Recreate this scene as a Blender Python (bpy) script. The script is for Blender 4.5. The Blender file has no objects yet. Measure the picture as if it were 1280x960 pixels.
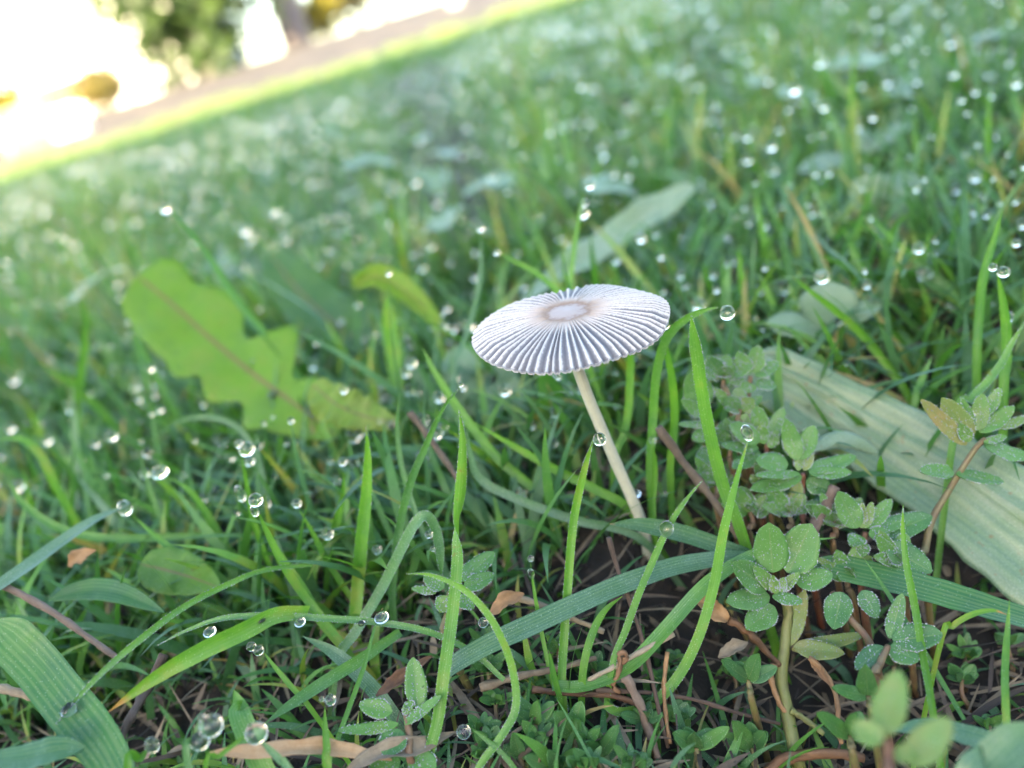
import bpy, bmesh, math, random
import numpy as np
from mathutils import Vector, Matrix, noise as mnoise

random.seed(7)
rng = np.random.default_rng(7)
SC = bpy.context.scene
COL = SC.collection

# ------------------------------------------------------------------ camera
H = 0.074                       # lens height over the soil, metres (phone held just above the turf)
PITCH, ROLL = math.radians(23.6), math.radians(18.0)
FPX = 1005.0                    # focal length in photograph pixels (1280 wide)
FWD = Vector((0, math.cos(PITCH), -math.sin(PITCH)))
_r0, _u0 = Vector((1, 0, 0)), Vector((0, math.sin(PITCH), math.cos(PITCH)))
RGT = _r0 * math.cos(ROLL) - _u0 * math.sin(ROLL)
UPV = _r0 * math.sin(ROLL) + _u0 * math.cos(ROLL)
EYE = Vector((0, 0, H))
cam = bpy.data.cameras.new('camera')
cam.sensor_width = 7.2
cam.lens = 7.2 * FPX / 1280
cam.clip_start, cam.clip_end = 0.002, 400
cam_o = bpy.data.objects.new('camera', cam)
COL.objects.link(cam_o)
cam_o.matrix_world = Matrix(((RGT.x, UPV.x, -FWD.x, 0), (RGT.y, UPV.y, -FWD.y, 0), (RGT.z, UPV.z, -FWD.z, H), (0, 0, 0, 1)))
cam.dof.use_dof = True
cam.dof.focus_distance = 0.0985
cam.dof.aperture_fstop = (cam.lens * 1e-3) / 0.0023   # lens opening about 2.2 mm
cam.dof.aperture_blades = 0
SC.camera = cam_o

# ------------------------------------------------------------------ light
SUN_EL, SUN_AZ = math.radians(16), math.radians(200)     # low morning sun behind the camera
w = bpy.data.worlds.new('World'); SC.world = w; w.use_nodes = True
nt = w.node_tree
sky = nt.nodes.new('ShaderNodeTexSky'); sky.sky_type = 'NISHITA'; sky.sun_disc = False
sky.sun_elevation, sky.sun_rotation = SUN_EL, SUN_AZ
sky.air_density, sky.dust_density, sky.ozone_density = 1.0, 2.0, 0.7
nt.links.new(sky.outputs[0], nt.nodes['Background'].inputs[0])
nt.nodes['Background'].inputs[1].default_value = 0.15
sl = bpy.data.lights.new('sun', 'SUN'); sl.energy = 4.6; sl.angle = math.radians(0.5); sl.color = (1, 0.80, 0.52)
so = bpy.data.objects.new('sun', sl); COL.objects.link(so)
sdir = Vector((math.sin(SUN_AZ) * math.cos(SUN_EL), math.cos(SUN_AZ) * math.cos(SUN_EL), math.sin(SUN_EL)))
so.rotation_euler = sdir.to_track_quat('Z', 'Y').to_euler()
SC.view_settings.view_transform = 'Standard'; SC.view_settings.look = 'None'
SC.view_settings.exposure = 3.15; SC.view_settings.gamma = 1.0
SC.cycles.use_denoising = True
SC.cycles.max_bounces = 10; SC.cycles.diffuse_bounces = 3; SC.cycles.glossy_bounces = 4
SC.cycles.transmission_bounces = 8; SC.cycles.transparent_max_bounces = 8
SC.cycles.caustics_reflective = False; SC.cycles.caustics_refractive = False
SC.cycles.sample_clamp_indirect = 12

# ------------------------------------------------------------------ helpers
def terrain(x, y):
    """height of the soil: flat turf round the mushroom, then a gentle rise to the houses"""
    z = 0.0
    if y > 1: z += 0.011 * (min(y, 4.5) - 1)
    if y > 4.5: z += 0.03 * (min(y, 6.5) - 4.5)
    if y > 6.5: z += 0.062 * (min(y, 15) - 6.5)
    if y > 15: z += 0.004 * (y - 15)
    # shallow hollow in front of the mushroom, deepest under the herbs
    def sm(v): v = max(0.0, min(1.0, v)); return v * v * (3 - 2 * v)
    if -0.4 < y < 0.14:
        z -= (0.006 + 0.020 * sm((x + 0.012) / 0.045)) * sm((0.112 - y + 0.25 * max(0.0, x)) / 0.045)
    r = math.hypot(x, y)
    a = 0.0016 if r < 0.5 else min(0.0016 + 0.01 * (r - 0.5), 0.03)
    f = 60 if r < 0.5 else max(2.0, 30 / r)
    z += a * mnoise.noise((x * 60, y * 60, 3)) if r < 0.5 else a * 0.5 * mnoise.noise((x * 3, y * 3, 5))
    return z

def ray(x, y):
    return FWD + RGT * ((x - 640) / FPX) - UPV * ((y - 480) / FPX)
def P(x, y, Y):
    """point on the pixel's ray at Y millimetres in front of the lens foot point"""
    d = ray(x, y)
    return EYE + d * (Y * 0.001 / d.y)
def G(x, y):
    d = ray(x, y)
    return EYE + d * (H / -d.z)
def GY(x, y):
    return G(x, y).y * 1000

def link(name, me, mat=None, parent=None):
    o = bpy.data.objects.new(name, me); COL.objects.link(o)
    if mat is not None and me is not None and not me.materials: me.materials.append(mat)
    if parent is not None: o.parent = parent
    return o
def tag(o, label, cat, group=None):
    o['label'] = label; o['category'] = cat
    if group: o['group'] = group
    return o
def kind(o, k): o['kind'] = k; return o
def empty(name, loc):
    o = bpy.data.objects.new(name, None); o.location = loc; o.empty_display_size = 0.005
    COL.objects.link(o); return o
def rebase(o, e):
    """mesh built in world coordinates, parented to an Empty that stands at its base"""
    o.parent = e; o.matrix_parent_inverse = Matrix.Translation(e.location).inverted()
    return o
def copy_tree(o, parent=None):
    c = o.copy(); COL.objects.link(c)
    if parent is not None: c.parent = parent
    for ch in list(o.children): copy_tree(ch, c)
    return c

def mesh_from(verts, faces, uvs=None, tint=None, smooth=True):
    me = bpy.data.meshes.new('m')
    me.from_pydata([tuple(v) for v in verts], [], faces)
    if uvs is not None:
        l = me.uv_layers.new(name='uv')
        idx = np.empty(len(me.loops), np.int32); me.loops.foreach_get('vertex_index', idx)
        l.data.foreach_set('uv', np.asarray(uvs, np.float32)[idx].ravel())
    if tint is not None:
        a = me.color_attributes.new('tint', 'FLOAT_COLOR', 'POINT')
        t = np.asarray(tint, np.float32)
        if t.ndim == 1: t = np.tile(t, (len(verts), 1))
        a.data.foreach_set('color', t.ravel())
    if smooth: me.polygons.foreach_set('use_smooth', [True] * len(me.polygons))
    me.update()
    return me

def spline(pts, n):
    """Catmull-Rom through pts, n samples"""
    p = [Vector(q) for q in pts]
    p = [p[0] * 2 - p[1]] + p + [p[-1] * 2 - p[-2]]
    m = len(p) - 3; out = []
    for i in range(n):
        t = i / (n - 1) * m; k = min(int(t), m - 1); t -= k
        a, b, c, d = p[k:k + 4]
        out.append(0.5 * ((2 * b) + (c - a) * t + (2 * a - 5 * b + 4 * c - d) * t * t + (3 * b - a - 3 * c + d) * t ** 3))
    return out

def strip(pts, wfun, n=18, up=0.0, twist=lambda t: 0.0, fold=0.25, cross=5, wave=0.0, wavef=7, tint=(0.5, 0, 0, 1), curl=0.0, thick=0.0, jag=0.0, jagf=22):
    """leaf or blade: a bent sheet along pts (3D); wfun(t) = half width in metres; fold = V depth over half width"""
    c = spline(pts, n); V = []; F = []; U = []; T = []
    ph = random.random() * 6
    for i, p in enumerate(c):
        t = i / (n - 1)
        tg = (c[min(i + 1, n - 1)] - c[max(i - 1, 0)]).normalized()
        view = (EYE - p).normalized()
        nn = (view * (1 - up) + Vector((0, 0, 1)) * up)
        sd = tg.cross(nn).normalized()
        nn = sd.cross(tg).normalized()
        a = twist(t)
        sd2 = sd * math.cos(a) + nn * math.sin(a); nn2 = nn * math.cos(a) - sd * math.sin(a)
        hw = wfun(t)
        for j in range(cross):
            s = j / (cross - 1) * 2 - 1
            jj = 1 + (jag * mnoise.noise((t * jagf, s * 3 + ph, 1)) if abs(s) > 0.9 else 0) if jagf > 15 else 1 + jag * s * s * mnoise.noise((t * jagf, (1.5 if s > 0 else 7.5) + ph, 1))
            h = hw * (fold * abs(s) + curl * s * s) + wave * hw * abs(s) * math.sin(t * wavef * 6.28 + ph + (1.3 if s > 0 else 0))
            V.append(p + sd2 * (hw * s * jj) + nn2 * h); U.append(((s + 1) / 2, t)); T.append((tint[0], tint[1], t, 1))
    for i in range(n - 1):
        for j in range(cross - 1):
            a = i * cross + j; F.append((a, a + 1, a + cross + 1, a + cross))
    if thick:
        me0 = mesh_from(V, F)
        N = [Vector(v.normal) for v in me0.vertices]; bpy.data.meshes.remove(me0)
        k = len(V); V = V + [V[i] - N[i] * thick * (0.25 if (i % cross in (0, cross - 1)) else 1) for i in range(k)]
        F = F + [tuple(reversed([q + k for q in f])) for f in F]
        for i in range(n - 1):
            a, b = i * cross, (i + 1) * cross; F.append((a, b, b + k, a + k))
            a, b = i * cross + cross - 1, (i + 1) * cross + cross - 1; F.append((b, a, a + k, b + k))
        U = U + U; T = T + T
    return mesh_from(V, F, U, T)

def tube(pts, rfun, n=16, seg=8, tint=(0.5, 0, 0, 1), bump=0.0):
    c = spline(pts, n); V = []; F = []; U = []; T = []
    ref = Vector((0.3, 0.2, 0.93))
    for i, p in enumerate(c):
        t = i / (n - 1)
        tg = (c[min(i + 1, n - 1)] - c[max(i - 1, 0)]).normalized()
        s = tg.cross(ref).normalized(); b = tg.cross(s)
        for j in range(seg):
            a = j / seg * 6.28318
            r = rfun(t) * (1 + bump * mnoise.noise((t * 9, math.cos(a) * 1.2, math.sin(a) * 1.2 + p.x * 900)))
            V.append(p + (s * math.cos(a) + b * math.sin(a)) * r); U.append((j / seg, t)); T.append((tint[0], tint[1], t, 1))
    for i in range(n - 1):
        for j in range(seg):
            k = (j + 1) % seg
            F.append((i * seg + j, i * seg + k, (i + 1) * seg + k, (i + 1) * seg + j))
    F.append(tuple(range(seg))[::-1]); F.append(tuple((n - 1) * seg + j for j in range(seg)))
    return mesh_from(V, F, U, T)

# ------------------------------------------------------------------ materials
def new_mat(name):
    m = bpy.data.materials.new(name); m.use_nodes = True
    return m, m.node_tree.nodes, m.node_tree.links, m.node_tree.nodes['Principled BSDF']
def nd(N, t, **k):
    n = N.new(t)
    for a, b in k.items(): setattr(n, a, b)
    return n
def ramp(N, stops, interp='LINEAR'):
    r = N.new('ShaderNodeValToRGB'); r.color_ramp.interpolation = interp
    e = r.color_ramp.elements
    while len(e) < len(stops): e.new(0.5)
    for el, (p, c) in zip(e, stops): el.position = p; el.color = (*c, 1)
    return r
def math_n(N, L, op, a, b=None, c=None, clamp=False):
    m = N.new('ShaderNodeMath'); m.operation = op; m.use_clamp = clamp
    for i, v in enumerate((a, b, c)):
        if v is None: continue
        if isinstance(v, (int, float)): m.inputs[i].default_value = v
        else: L.new(v, m.inputs[i])
    return m.outputs[0]
def mix_c(N, L, f, a, b, mode='MIX'):
    m = N.new('ShaderNodeMix'); m.data_type = 'RGBA'; m.blend_type = mode
    for i, v in ((0, f), (6, a), (7, b)):
        if isinstance(v, (int, float)): m.inputs[i].default_value = v
        elif isinstance(v, tuple): m.inputs[i].default_value = (*v, 1)
        else: L.new(v, m.inputs[i])
    return m.outputs[2]
def noise_n(N, L, scale, detail=3, rough=0.55, coord=None):
    n = N.new('ShaderNodeTexNoise'); n.inputs['Scale'].default_value = scale
    n.inputs['Detail'].default_value = detail; n.inputs['Roughness'].default_value = rough
    if coord is not None: L.new(coord, n.inputs['Vector'])
    return n.outputs['Fac']

def leaf_material(name, stops, trans=0.35, veins=9, vein_amt=0.25, rough=0.42, bloom=0.12, spots=0.0, midrib=None, tip=None, tip_at=0.9):
    """thin plant tissue: colour by tint.r, parallel veins by uv, dew bloom by tint.g, part of the light passes through"""
    m, N, L, B = new_mat(name)
    at = nd(N, 'ShaderNodeAttribute', attribute_name='tint'); sep = N.new('ShaderNodeSeparateColor'); L.new(at.outputs['Color'], sep.inputs[0])
    uv = nd(N, 'ShaderNodeUVMap', uv_map='uv'); sx = N.new('ShaderNodeSeparateXYZ'); L.new(uv.outputs[0], sx.inputs[0])
    geo = N.new('ShaderNodeNewGeometry')
    r = ramp(N, [(p_, tuple(v_ * 0.68 for v_ in c_)) for p_, c_ in stops])
    nz = noise_n(N, L, 420, 4, 0.6, geo.outputs['Position'])
    nz2 = noise_n(N, L, 140, 3, 0.6, geo.outputs['Position'])
    tv = math_n(N, L, 'ADD', math_n(N, L, 'ADD', sep.outputs[0], math_n(N, L, 'MULTIPLY', math_n(N, L, 'SUBTRACT', nz2, 0.5), 0.55)), math_n(N, L, 'MULTIPLY', math_n(N, L, 'SUBTRACT', nz, 0.5), 0.35))
    L.new(tv, r.inputs[0]); col = r.outputs[0]
    mpv = N.new('ShaderNodeMapping'); mpv.inputs['Scale'].default_value = (veins * 1.1, 0.7, 1); L.new(uv.outputs[0], mpv.inputs[0])
    vn = noise_n(N, L, 1.6, 2, 0.6, mpv.outputs[0])
    st = math_n(N, L, 'SINE', math_n(N, L, 'ADD', math_n(N, L, 'MULTIPLY', sx.outputs[0], veins * 6.283), math_n(N, L, 'MULTIPLY', vn, 9.0)))
    st01 = math_n(N, L, 'MULTIPLY_ADD', st, 0.5, 0.5)
    dark = mix_c(N, L, math_n(N, L, 'MULTIPLY', st01, vein_amt), col, (0.9, 1.0, 0.55), 'MULTIPLY')
    lightened = mix_c(N, L, math_n(N, L, 'MULTIPLY', st01, vein_amt), col, mix_c(N, L, 0.5, col, (0.19, 0.27, 0.10)))
    col = lightened
    if midrib:
        d = math_n(N, L, 'ABSOLUTE', math_n(N, L, 'SUBTRACT', sx.outputs[0], 0.5))
        mm = math_n(N, L, 'SUBTRACT', 1.0, math_n(N, L, 'DIVIDE', d, 0.035), clamp=True)
        col = mix_c(N, L, mm, col, tuple(v_ * 0.6 for v_ in midrib))
    # pale bloom of tiny dew beads
    fine = noise_n(N, L, 5200, 2, 0.6, geo.outputs['Position'])
    big = noise_n(N, L, 160, 3, 0.6, geo.outputs['Position'])
    bl = math_n(N, L, 'MULTIPLY', math_n(N, L, 'ADD', math_n(N, L, 'MULTIPLY', sep.outputs[1], 0.8), bloom * 0.45), math_n(N, L, 'MULTIPLY', math_n(N, L, 'MULTIPLY', fine, 1.5), math_n(N, L, 'MULTIPLY', big, 1.6)), clamp=True)
    col = mix_c(N, L, bl, col, (0.36, 0.44, 0.40))
    vo = N.new('ShaderNodeTexVoronoi'); vo.inputs['Scale'].default_value = 5200; L.new(geo.outputs['Position'], vo.inputs['Vector'])
    sep2 = N.new('ShaderNodeSeparateColor'); L.new(vo.outputs['Color'], sep2.inputs[0])
    cover = math_n(N, L, 'ADD', math_n(N, L, 'MULTIPLY', sep.outputs[1], 1.2), bloom * 0.9)
    pick = math_n(N, L, 'LESS_THAN', sep2.outputs[0], math_n(N, L, 'MULTIPLY', cover, math_n(N, L, 'MULTIPLY', big, 2.2)))
    bead = math_n(N, L, 'MULTIPLY', pick, math_n(N, L, 'SUBTRACT', 1.0, math_n(N, L, 'MULTIPLY', vo.outputs['Distance'], 2.6), clamp=True))
    col = mix_c(N, L, math_n(N, L, 'MULTIPLY', bead, 0.5), col, (0.5, 0.58, 0.52))
    if spots:
        sn = noise_n(N, L, 900, 2, 0.5, geo.outputs['Position'])
        sm = math_n(N, L, 'MULTIPLY', math_n(N, L, 'SUBTRACT', sn, 0.66, clamp=True), 9 * spots, clamp=True)
        col = mix_c(N, L, sm, col, (0.16, 0.09, 0.03))
    if tip:
        tm = math_n(N, L, 'DIVIDE', math_n(N, L, 'SUBTRACT', sep.outputs[2], tip_at), 0.06, clamp=True)
        col = mix_c(N, L, tm, col, tuple(v_ * 0.7 for v_ in tip))
    L.new(col, B.inputs['Base Color']); B.inputs['Roughness'].default_value = rough
    B.inputs['Specular IOR Level'].default_value = 0.33
    bmp = N.new('ShaderNodeBump'); bmp.inputs['Strength'].default_value = 0.35; bmp.inputs['Distance'].default_value = 0.0001
    hh = math_n(N, L, 'ADD', math_n(N, L, 'ADD', math_n(N, L, 'MULTIPLY', st01, 0.4), math_n(N, L, 'MULTIPLY', bead, 1.2)), math_n(N, L, 'MULTIPLY', fine, 0.6))
    L.new(hh, bmp.inputs['Height']); L.new(bmp.outputs[0], B.inputs['Normal'])
    tr = N.new('ShaderNodeBsdfTranslucent'); L.new(mix_c(N, L, 1.0, col, (1.35, 1.4, 0.4), 'MULTIPLY'), tr.inputs[0])
    mx = N.new('ShaderNodeMixShader'); mx.inputs[0].default_value = trans
    L.new(B.outputs[0], mx.inputs[1]); L.new(tr.outputs[0], mx.inputs[2])
    L.new(mx.outputs[0], N['Material Output'].inputs[0])
    return m

GREEN = [(0.0, (0.40, 0.28, 0.10)), (0.12, (0.30, 0.34, 0.04)), (0.3, (0.125, 0.34, 0.014)), (0.55, (0.05, 0.215, 0.02)), (0.8, (0.032, 0.15, 0.045)), (1.0, (0.07, 0.20, 0.115))]
M_GRASS = leaf_material('grass_tissue', GREEN, trans=0.38, veins=5, vein_amt=0.35, bloom=0.10)
M_WIDE = leaf_material('broad_grass_tissue', GREEN, trans=0.3, veins=7, vein_amt=0.6, bloom=0.10, rough=0.33)
M_YTIP = leaf_material('yellowing_grass_tissue', GREEN, trans=0.4, veins=6, vein_amt=0.35, bloom=0.08, tip=(0.48, 0.27, 0.11), tip_at=0.84)
M_BTIP = leaf_material('brown_tipped_grass_tissue', GREEN, trans=0.38, veins=5, vein_amt=0.4, bloom=0.08, tip=(0.36, 0.24, 0.15), tip_at=0.945)
M_SPOT = leaf_material('spotted_grass_tissue', GREEN, trans=0.36, veins=5, vein_amt=0.5, bloom=0.12, spots=0.6)
PGREEN = [(0.0, (0.40, 0.28, 0.10)), (0.2, (0.24, 0.29, 0.06)), (0.45, (0.105, 0.30, 0.032)), (0.75, (0.05, 0.20, 0.036)), (1.0, (0.028, 0.11, 0.028))]
M_LEAF = leaf_material('herb_leaf_tissue', PGREEN, trans=0.33, veins=2, vein_amt=0.1, bloom=0.13, rough=0.38, midrib=(0.18, 0.32, 0.08))
M_DOCK = leaf_material('dock_leaf_tissue', [(0.0, (0.36, 0.36, 0.06)), (0.5, (0.20, 0.42, 0.012)), (1.0, (0.07, 0.22, 0.03))], trans=0.5, veins=3, vein_amt=0.15, bloom=0.05, spots=0.5, midrib=(0.36, 0.20, 0.11))
M_GREY = leaf_material('downy_leaf_tissue', [(0.0, (0.28, 0.38, 0.20)), (0.5, (0.17, 0.31, 0.15)), (1.0, (0.08, 0.21, 0.09))], trans=0.25, veins=3, vein_amt=0.15, bloom=0.35, midrib=(0.33, 0.40, 0.28))
M_CLOVER = leaf_material('clover_leaf_tissue', [(0.0, (0.22, 0.36, 0.16)), (0.5, (0.15, 0.30, 0.15)), (1.0, (0.20, 0.33, 0.22))], trans=0.3, veins=8, vein_amt=0.12, bloom=0.35)
M_PALE = leaf_material('withering_broad_leaf_tissue', [(0.0, (0.30, 0.27, 0.18)), (0.3, (0.19, 0.25, 0.12)), (0.55, (0.12, 0.22, 0.09)), (1.0, (0.08, 0.17, 0.075))], trans=0.15, veins=11, vein_amt=0.55, bloom=0.30, spots=0.6, rough=0.28)

def dry_material(name, stops, scale=700, rough=0.8):
    m, N, L, B = new_mat(name)
    at = nd(N, 'ShaderNodeAttribute', attribute_name='tint'); sep = N.new('ShaderNodeSeparateColor'); L.new(at.outputs['Color'], sep.inputs[0])
    geo = N.new('ShaderNodeNewGeometry'); uv = nd(N, 'ShaderNodeUVMap', uv_map='uv')
    mp = N.new('ShaderNodeMapping'); mp.inputs['Scale'].default_value = (14, 1.5, 1); L.new(uv.outputs[0], mp.inputs[0])
    fib = noise_n(N, L, 3, 3, 0.6, mp.outputs[0])
    nz = noise_n(N, L, scale, 4, 0.65, geo.outputs['Position'])
    f = math_n(N, L, 'ADD', math_n(N, L, 'MULTIPLY', nz, 0.55), math_n(N, L, 'ADD', math_n(N, L, 'MULTIPLY', fib, 0.35), math_n(N, L, 'MULTIPLY', math_n(N, L, 'SUBTRACT', sep.outputs[0], 0.5), 0.7)))
    r = ramp(N, [(p_, tuple(v_ * 0.6 for v_ in c_)) for p_, c_ in stops]); L.new(f, r.inputs[0]); L.new(r.outputs[0], B.inputs['Base Color']); B.inputs['Roughness'].default_value = rough
    bmp = N.new('ShaderNodeBump'); bmp.inputs['Strength'].default_value = 0.6; bmp.inputs['Distance'].default_value = 0.00015
    L.new(math_n(N, L, 'ADD', nz, fib), bmp.inputs['Height']); L.new(bmp.outputs[0], B.inputs['Normal'])
    return m
M_STRAW = dry_material('dry_straw', [(0.15, (0.05, 0.036, 0.027)), (0.45, (0.17, 0.125, 0.08)), (0.75, (0.36, 0.29, 0.19)), (1.0, (0.5, 0.43, 0.33))])
M_TWIG = dry_material('twig_bark', [(0.2, (0.035, 0.022, 0.016)), (0.5, (0.12, 0.075, 0.05)), (0.8, (0.24, 0.17, 0.12)), (1.0, (0.36, 0.30, 0.25))])
M_RUST = dry_material('rusty_dead_leaf', [(0.15, (0.07, 0.03, 0.015)), (0.45, (0.24, 0.12, 0.05)), (0.7, (0.42, 0.24, 0.10)), (1.0, (0.58, 0.40, 0.22))], rough=0.6)
M_STALK = dry_material('green_red_stalk', [(0.1, (0.20, 0.06, 0.035)), (0.35, (0.20, 0.13, 0.06)), (0.6, (0.20, 0.22, 0.06)), (1.0, (0.26, 0.32, 0.10))], rough=0.5)
M_GSTALK = dry_material('green_stalk', [(0.1, (0.10, 0.16, 0.04)), (0.5, (0.17, 0.27, 0.07)), (1.0, (0.28, 0.38, 0.14))], rough=0.45)

m, N, L, B = new_mat('dew_water'); M_DEW = m
g = N.new('ShaderNodeBsdfGlass'); g.inputs['IOR'].default_value = 1.33; g.inputs['Roughness'].default_value = 0.0
L.new(g.outputs[0], N['Material Output'].inputs[0])
m, N, L, B = new_mat('fine_dew_beads'); M_BEAD = m
B.inputs['Base Color'].default_value = (0.8, 0.86, 0.86, 1); B.inputs['Roughness'].default_value = 0.08; B.inputs['IOR'].default_value = 1.33
B.inputs['Transmission Weight'].default_value = 0.7; B.inputs['Specular IOR Level'].default_value = 0.7

# soil
m, N, L, B = new_mat('soil_and_dirt'); M_SOIL = m
geo = N.new('ShaderNodeNewGeometry'); sx = N.new('ShaderNodeSeparateXYZ'); L.new(geo.outputs['Position'], sx.inputs[0])
n1 = noise_n(N, L, 260, 6, 0.7, geo.outputs['Position']); n2 = noise_n(N, L, 3.0, 6, 0.6, geo.outputs['Position'])
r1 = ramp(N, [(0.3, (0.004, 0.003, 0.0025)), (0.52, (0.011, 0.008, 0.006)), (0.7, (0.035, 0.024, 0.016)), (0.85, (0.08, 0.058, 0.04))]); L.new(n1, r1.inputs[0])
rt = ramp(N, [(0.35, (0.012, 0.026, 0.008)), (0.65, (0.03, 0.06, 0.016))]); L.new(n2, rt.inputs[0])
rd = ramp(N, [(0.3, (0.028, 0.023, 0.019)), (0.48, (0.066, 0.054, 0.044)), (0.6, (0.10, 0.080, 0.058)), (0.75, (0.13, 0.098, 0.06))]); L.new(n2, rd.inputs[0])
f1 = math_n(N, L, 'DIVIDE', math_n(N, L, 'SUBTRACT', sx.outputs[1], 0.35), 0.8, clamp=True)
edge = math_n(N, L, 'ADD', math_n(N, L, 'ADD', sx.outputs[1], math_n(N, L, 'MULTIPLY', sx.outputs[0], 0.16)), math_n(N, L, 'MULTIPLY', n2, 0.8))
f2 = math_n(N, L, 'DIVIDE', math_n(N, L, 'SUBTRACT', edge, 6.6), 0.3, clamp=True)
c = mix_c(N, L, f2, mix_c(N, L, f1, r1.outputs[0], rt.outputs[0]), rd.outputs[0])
L.new(c, B.inputs['Base Color']); B.inputs['Roughness'].default_value = 0.9
bmp = N.new('ShaderNodeBump'); bmp.inputs['Strength'].default_value = 0.8; bmp.inputs['Distance'].default_value = 0.001
L.new(n1, bmp.inputs['Height']); L.new(bmp.outputs[0], B.inputs['Normal'])

def plain(name, c1, c2, scale=2.0, rough=0.8):
    m, N, L, B = new_mat(name); geo = N.new('ShaderNodeNewGeometry')
    n = noise_n(N, L, scale, 5, 0.6, geo.outputs['Position']); r = ramp(N, [(0.3, c1), (0.7, c2)]); L.new(n, r.inputs[0])
    L.new(r.outputs[0], B.inputs['Base Color']); B.inputs['Roughness'].default_value = rough
    return m
M_RENDER = plain('white_wall_render', (0.72, 0.70, 0.66), (0.82, 0.80, 0.77), 1.5)
M_ROOF = plain('roof_tile', (0.20, 0.09, 0.06), (0.30, 0.14, 0.09), 4)
M_WFRAME = plain('brown_window_paint', (0.12, 0.08, 0.06), (0.17, 0.12, 0.09), 6, 0.5)
M_TIMBER = plain('pale_timber', (0.38, 0.27, 0.17), (0.52, 0.40, 0.27), 6)
M_BARK = plain('grey_bark', (0.11, 0.09, 0.09), (0.20, 0.17, 0.16), 12)
M_CONC = plain('pale_concrete', (0.42, 0.40, 0.38), (0.55, 0.53, 0.50), 5)
M_BLUEM = plain('blue_grey_plastic', (0.16, 0.21, 0.30), (0.22, 0.28, 0.38), 3, 0.4)
M_DKBRN = plain('dark_brown_timber', (0.07, 0.045, 0.035), (0.12, 0.08, 0.06), 6)
m, N, L, B = new_mat('window_glass'); M_GLASS = m
B.inputs['Base Color'].default_value = (0.03, 0.035, 0.04, 1); B.inputs['Roughness'].default_value = 0.05; B.inputs['Specular IOR Level'].default_value = 0.6
def crown_mat(name, c1, c2, trans=0.4):
    m, N, L, B = new_mat(name); geo = N.new('ShaderNodeNewGeometry')
    n = noise_n(N, L, 2.2, 4, 0.6, geo.outputs['Position']); r = ramp(N, [(0.35, c1), (0.65, c2)]); L.new(n, r.inputs[0])
    L.new(r.outputs[0], B.inputs['Base Color']); B.inputs['Roughness'].default_value = 0.35
    tr = N.new('ShaderNodeBsdfTranslucent'); L.new(r.outputs[0], tr.inputs[0]); mx = N.new('ShaderNodeMixShader'); mx.inputs[0].default_value = trans
    L.new(B.outputs[0], mx.inputs[1]); L.new(tr.outputs[0], mx.inputs[2]); L.new(mx.outputs[0], N['Material Output'].inputs[0])
    return m
M_CR_DARK = crown_mat('dark_foliage', (0.025, 0.055, 0.02), (0.07, 0.12, 0.03))
M_CR_YEL = crown_mat('yellow_foliage', (0.22, 0.20, 0.03), (0.42, 0.36, 0.05))
M_CR_OLV = crown_mat('olive_foliage', (0.12, 0.11, 0.03), (0.24, 0.20, 0.06))

# ------------------------------------------------------------------ ground sheet
def graded(lo, hi, n, k):
    t = np.linspace(-1, 1, n) if lo < 0 else np.linspace(0, 1, n)
    a = np.sinh(k * t) / math.sinh(k)
    return np.where(a < 0, -a * lo, a * hi)
gx = graded(-90, 90, 221, 9.2); gy = graded(-60, 160, 261, 9.6)
V = [(x, y, terrain(x, y)) for y in gy for x in gx]
nx = len(gx)
F = [(j * nx + i, j * nx + i + 1, (j + 1) * nx + i + 1, (j + 1) * nx + i) for j in range(len(gy) - 1) for i in range(nx - 1)]
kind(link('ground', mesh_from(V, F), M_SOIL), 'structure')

# ------------------------------------------------------------------ far setting: house, trees, fence behind the lawn
def box(bm, x0, x1, y0, y1, z0, z1):
    r = bmesh.ops.create_cube(bm, size=1)
    bmesh.ops.scale(bm, vec=(x1 - x0, y1 - y0, z1 - z0), verts=r['verts'])
    bmesh.ops.translate(bm, vec=((x0 + x1) / 2, (y0 + y1) / 2, (z0 + z1) / 2), verts=r['verts'])
def box_obj(name, mat, parent, *bs):
    bm = bmesh.new()
    for b in bs: box(bm, *b)
    me = bpy.data.meshes.new(name); bm.to_mesh(me); bm.free()
    o = link(name, me, mat)
    if parent is not None: rebase(o, parent)
    return o
def prism_roof(name, mat, parent, x0, x1, y0, y1, z0, zr, over=0.35):
    x0 -= over; x1 += over; y0 -= over; y1 += over; ym = (y0 + y1) / 2; t = 0.12
    V = [(x0, y0, z0), (x1, y0, z0), (x1, y1, z0), (x0, y1, z0), (x0, ym, zr), (x1, ym, zr)]
    V += [(a, b, c + t) for a, b, c in V]
    F = [(6, 7, 11, 10), (9, 10, 11, 8), (6, 10, 9), (7, 8, 11), (0, 1, 7, 6), (2, 3, 9, 8), (1, 2, 8, 7), (3, 0, 6, 9), (3, 2, 1, 0)]
    o = link(name, mesh_from(V, F, smooth=False), mat); rebase(o, parent); return o
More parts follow.
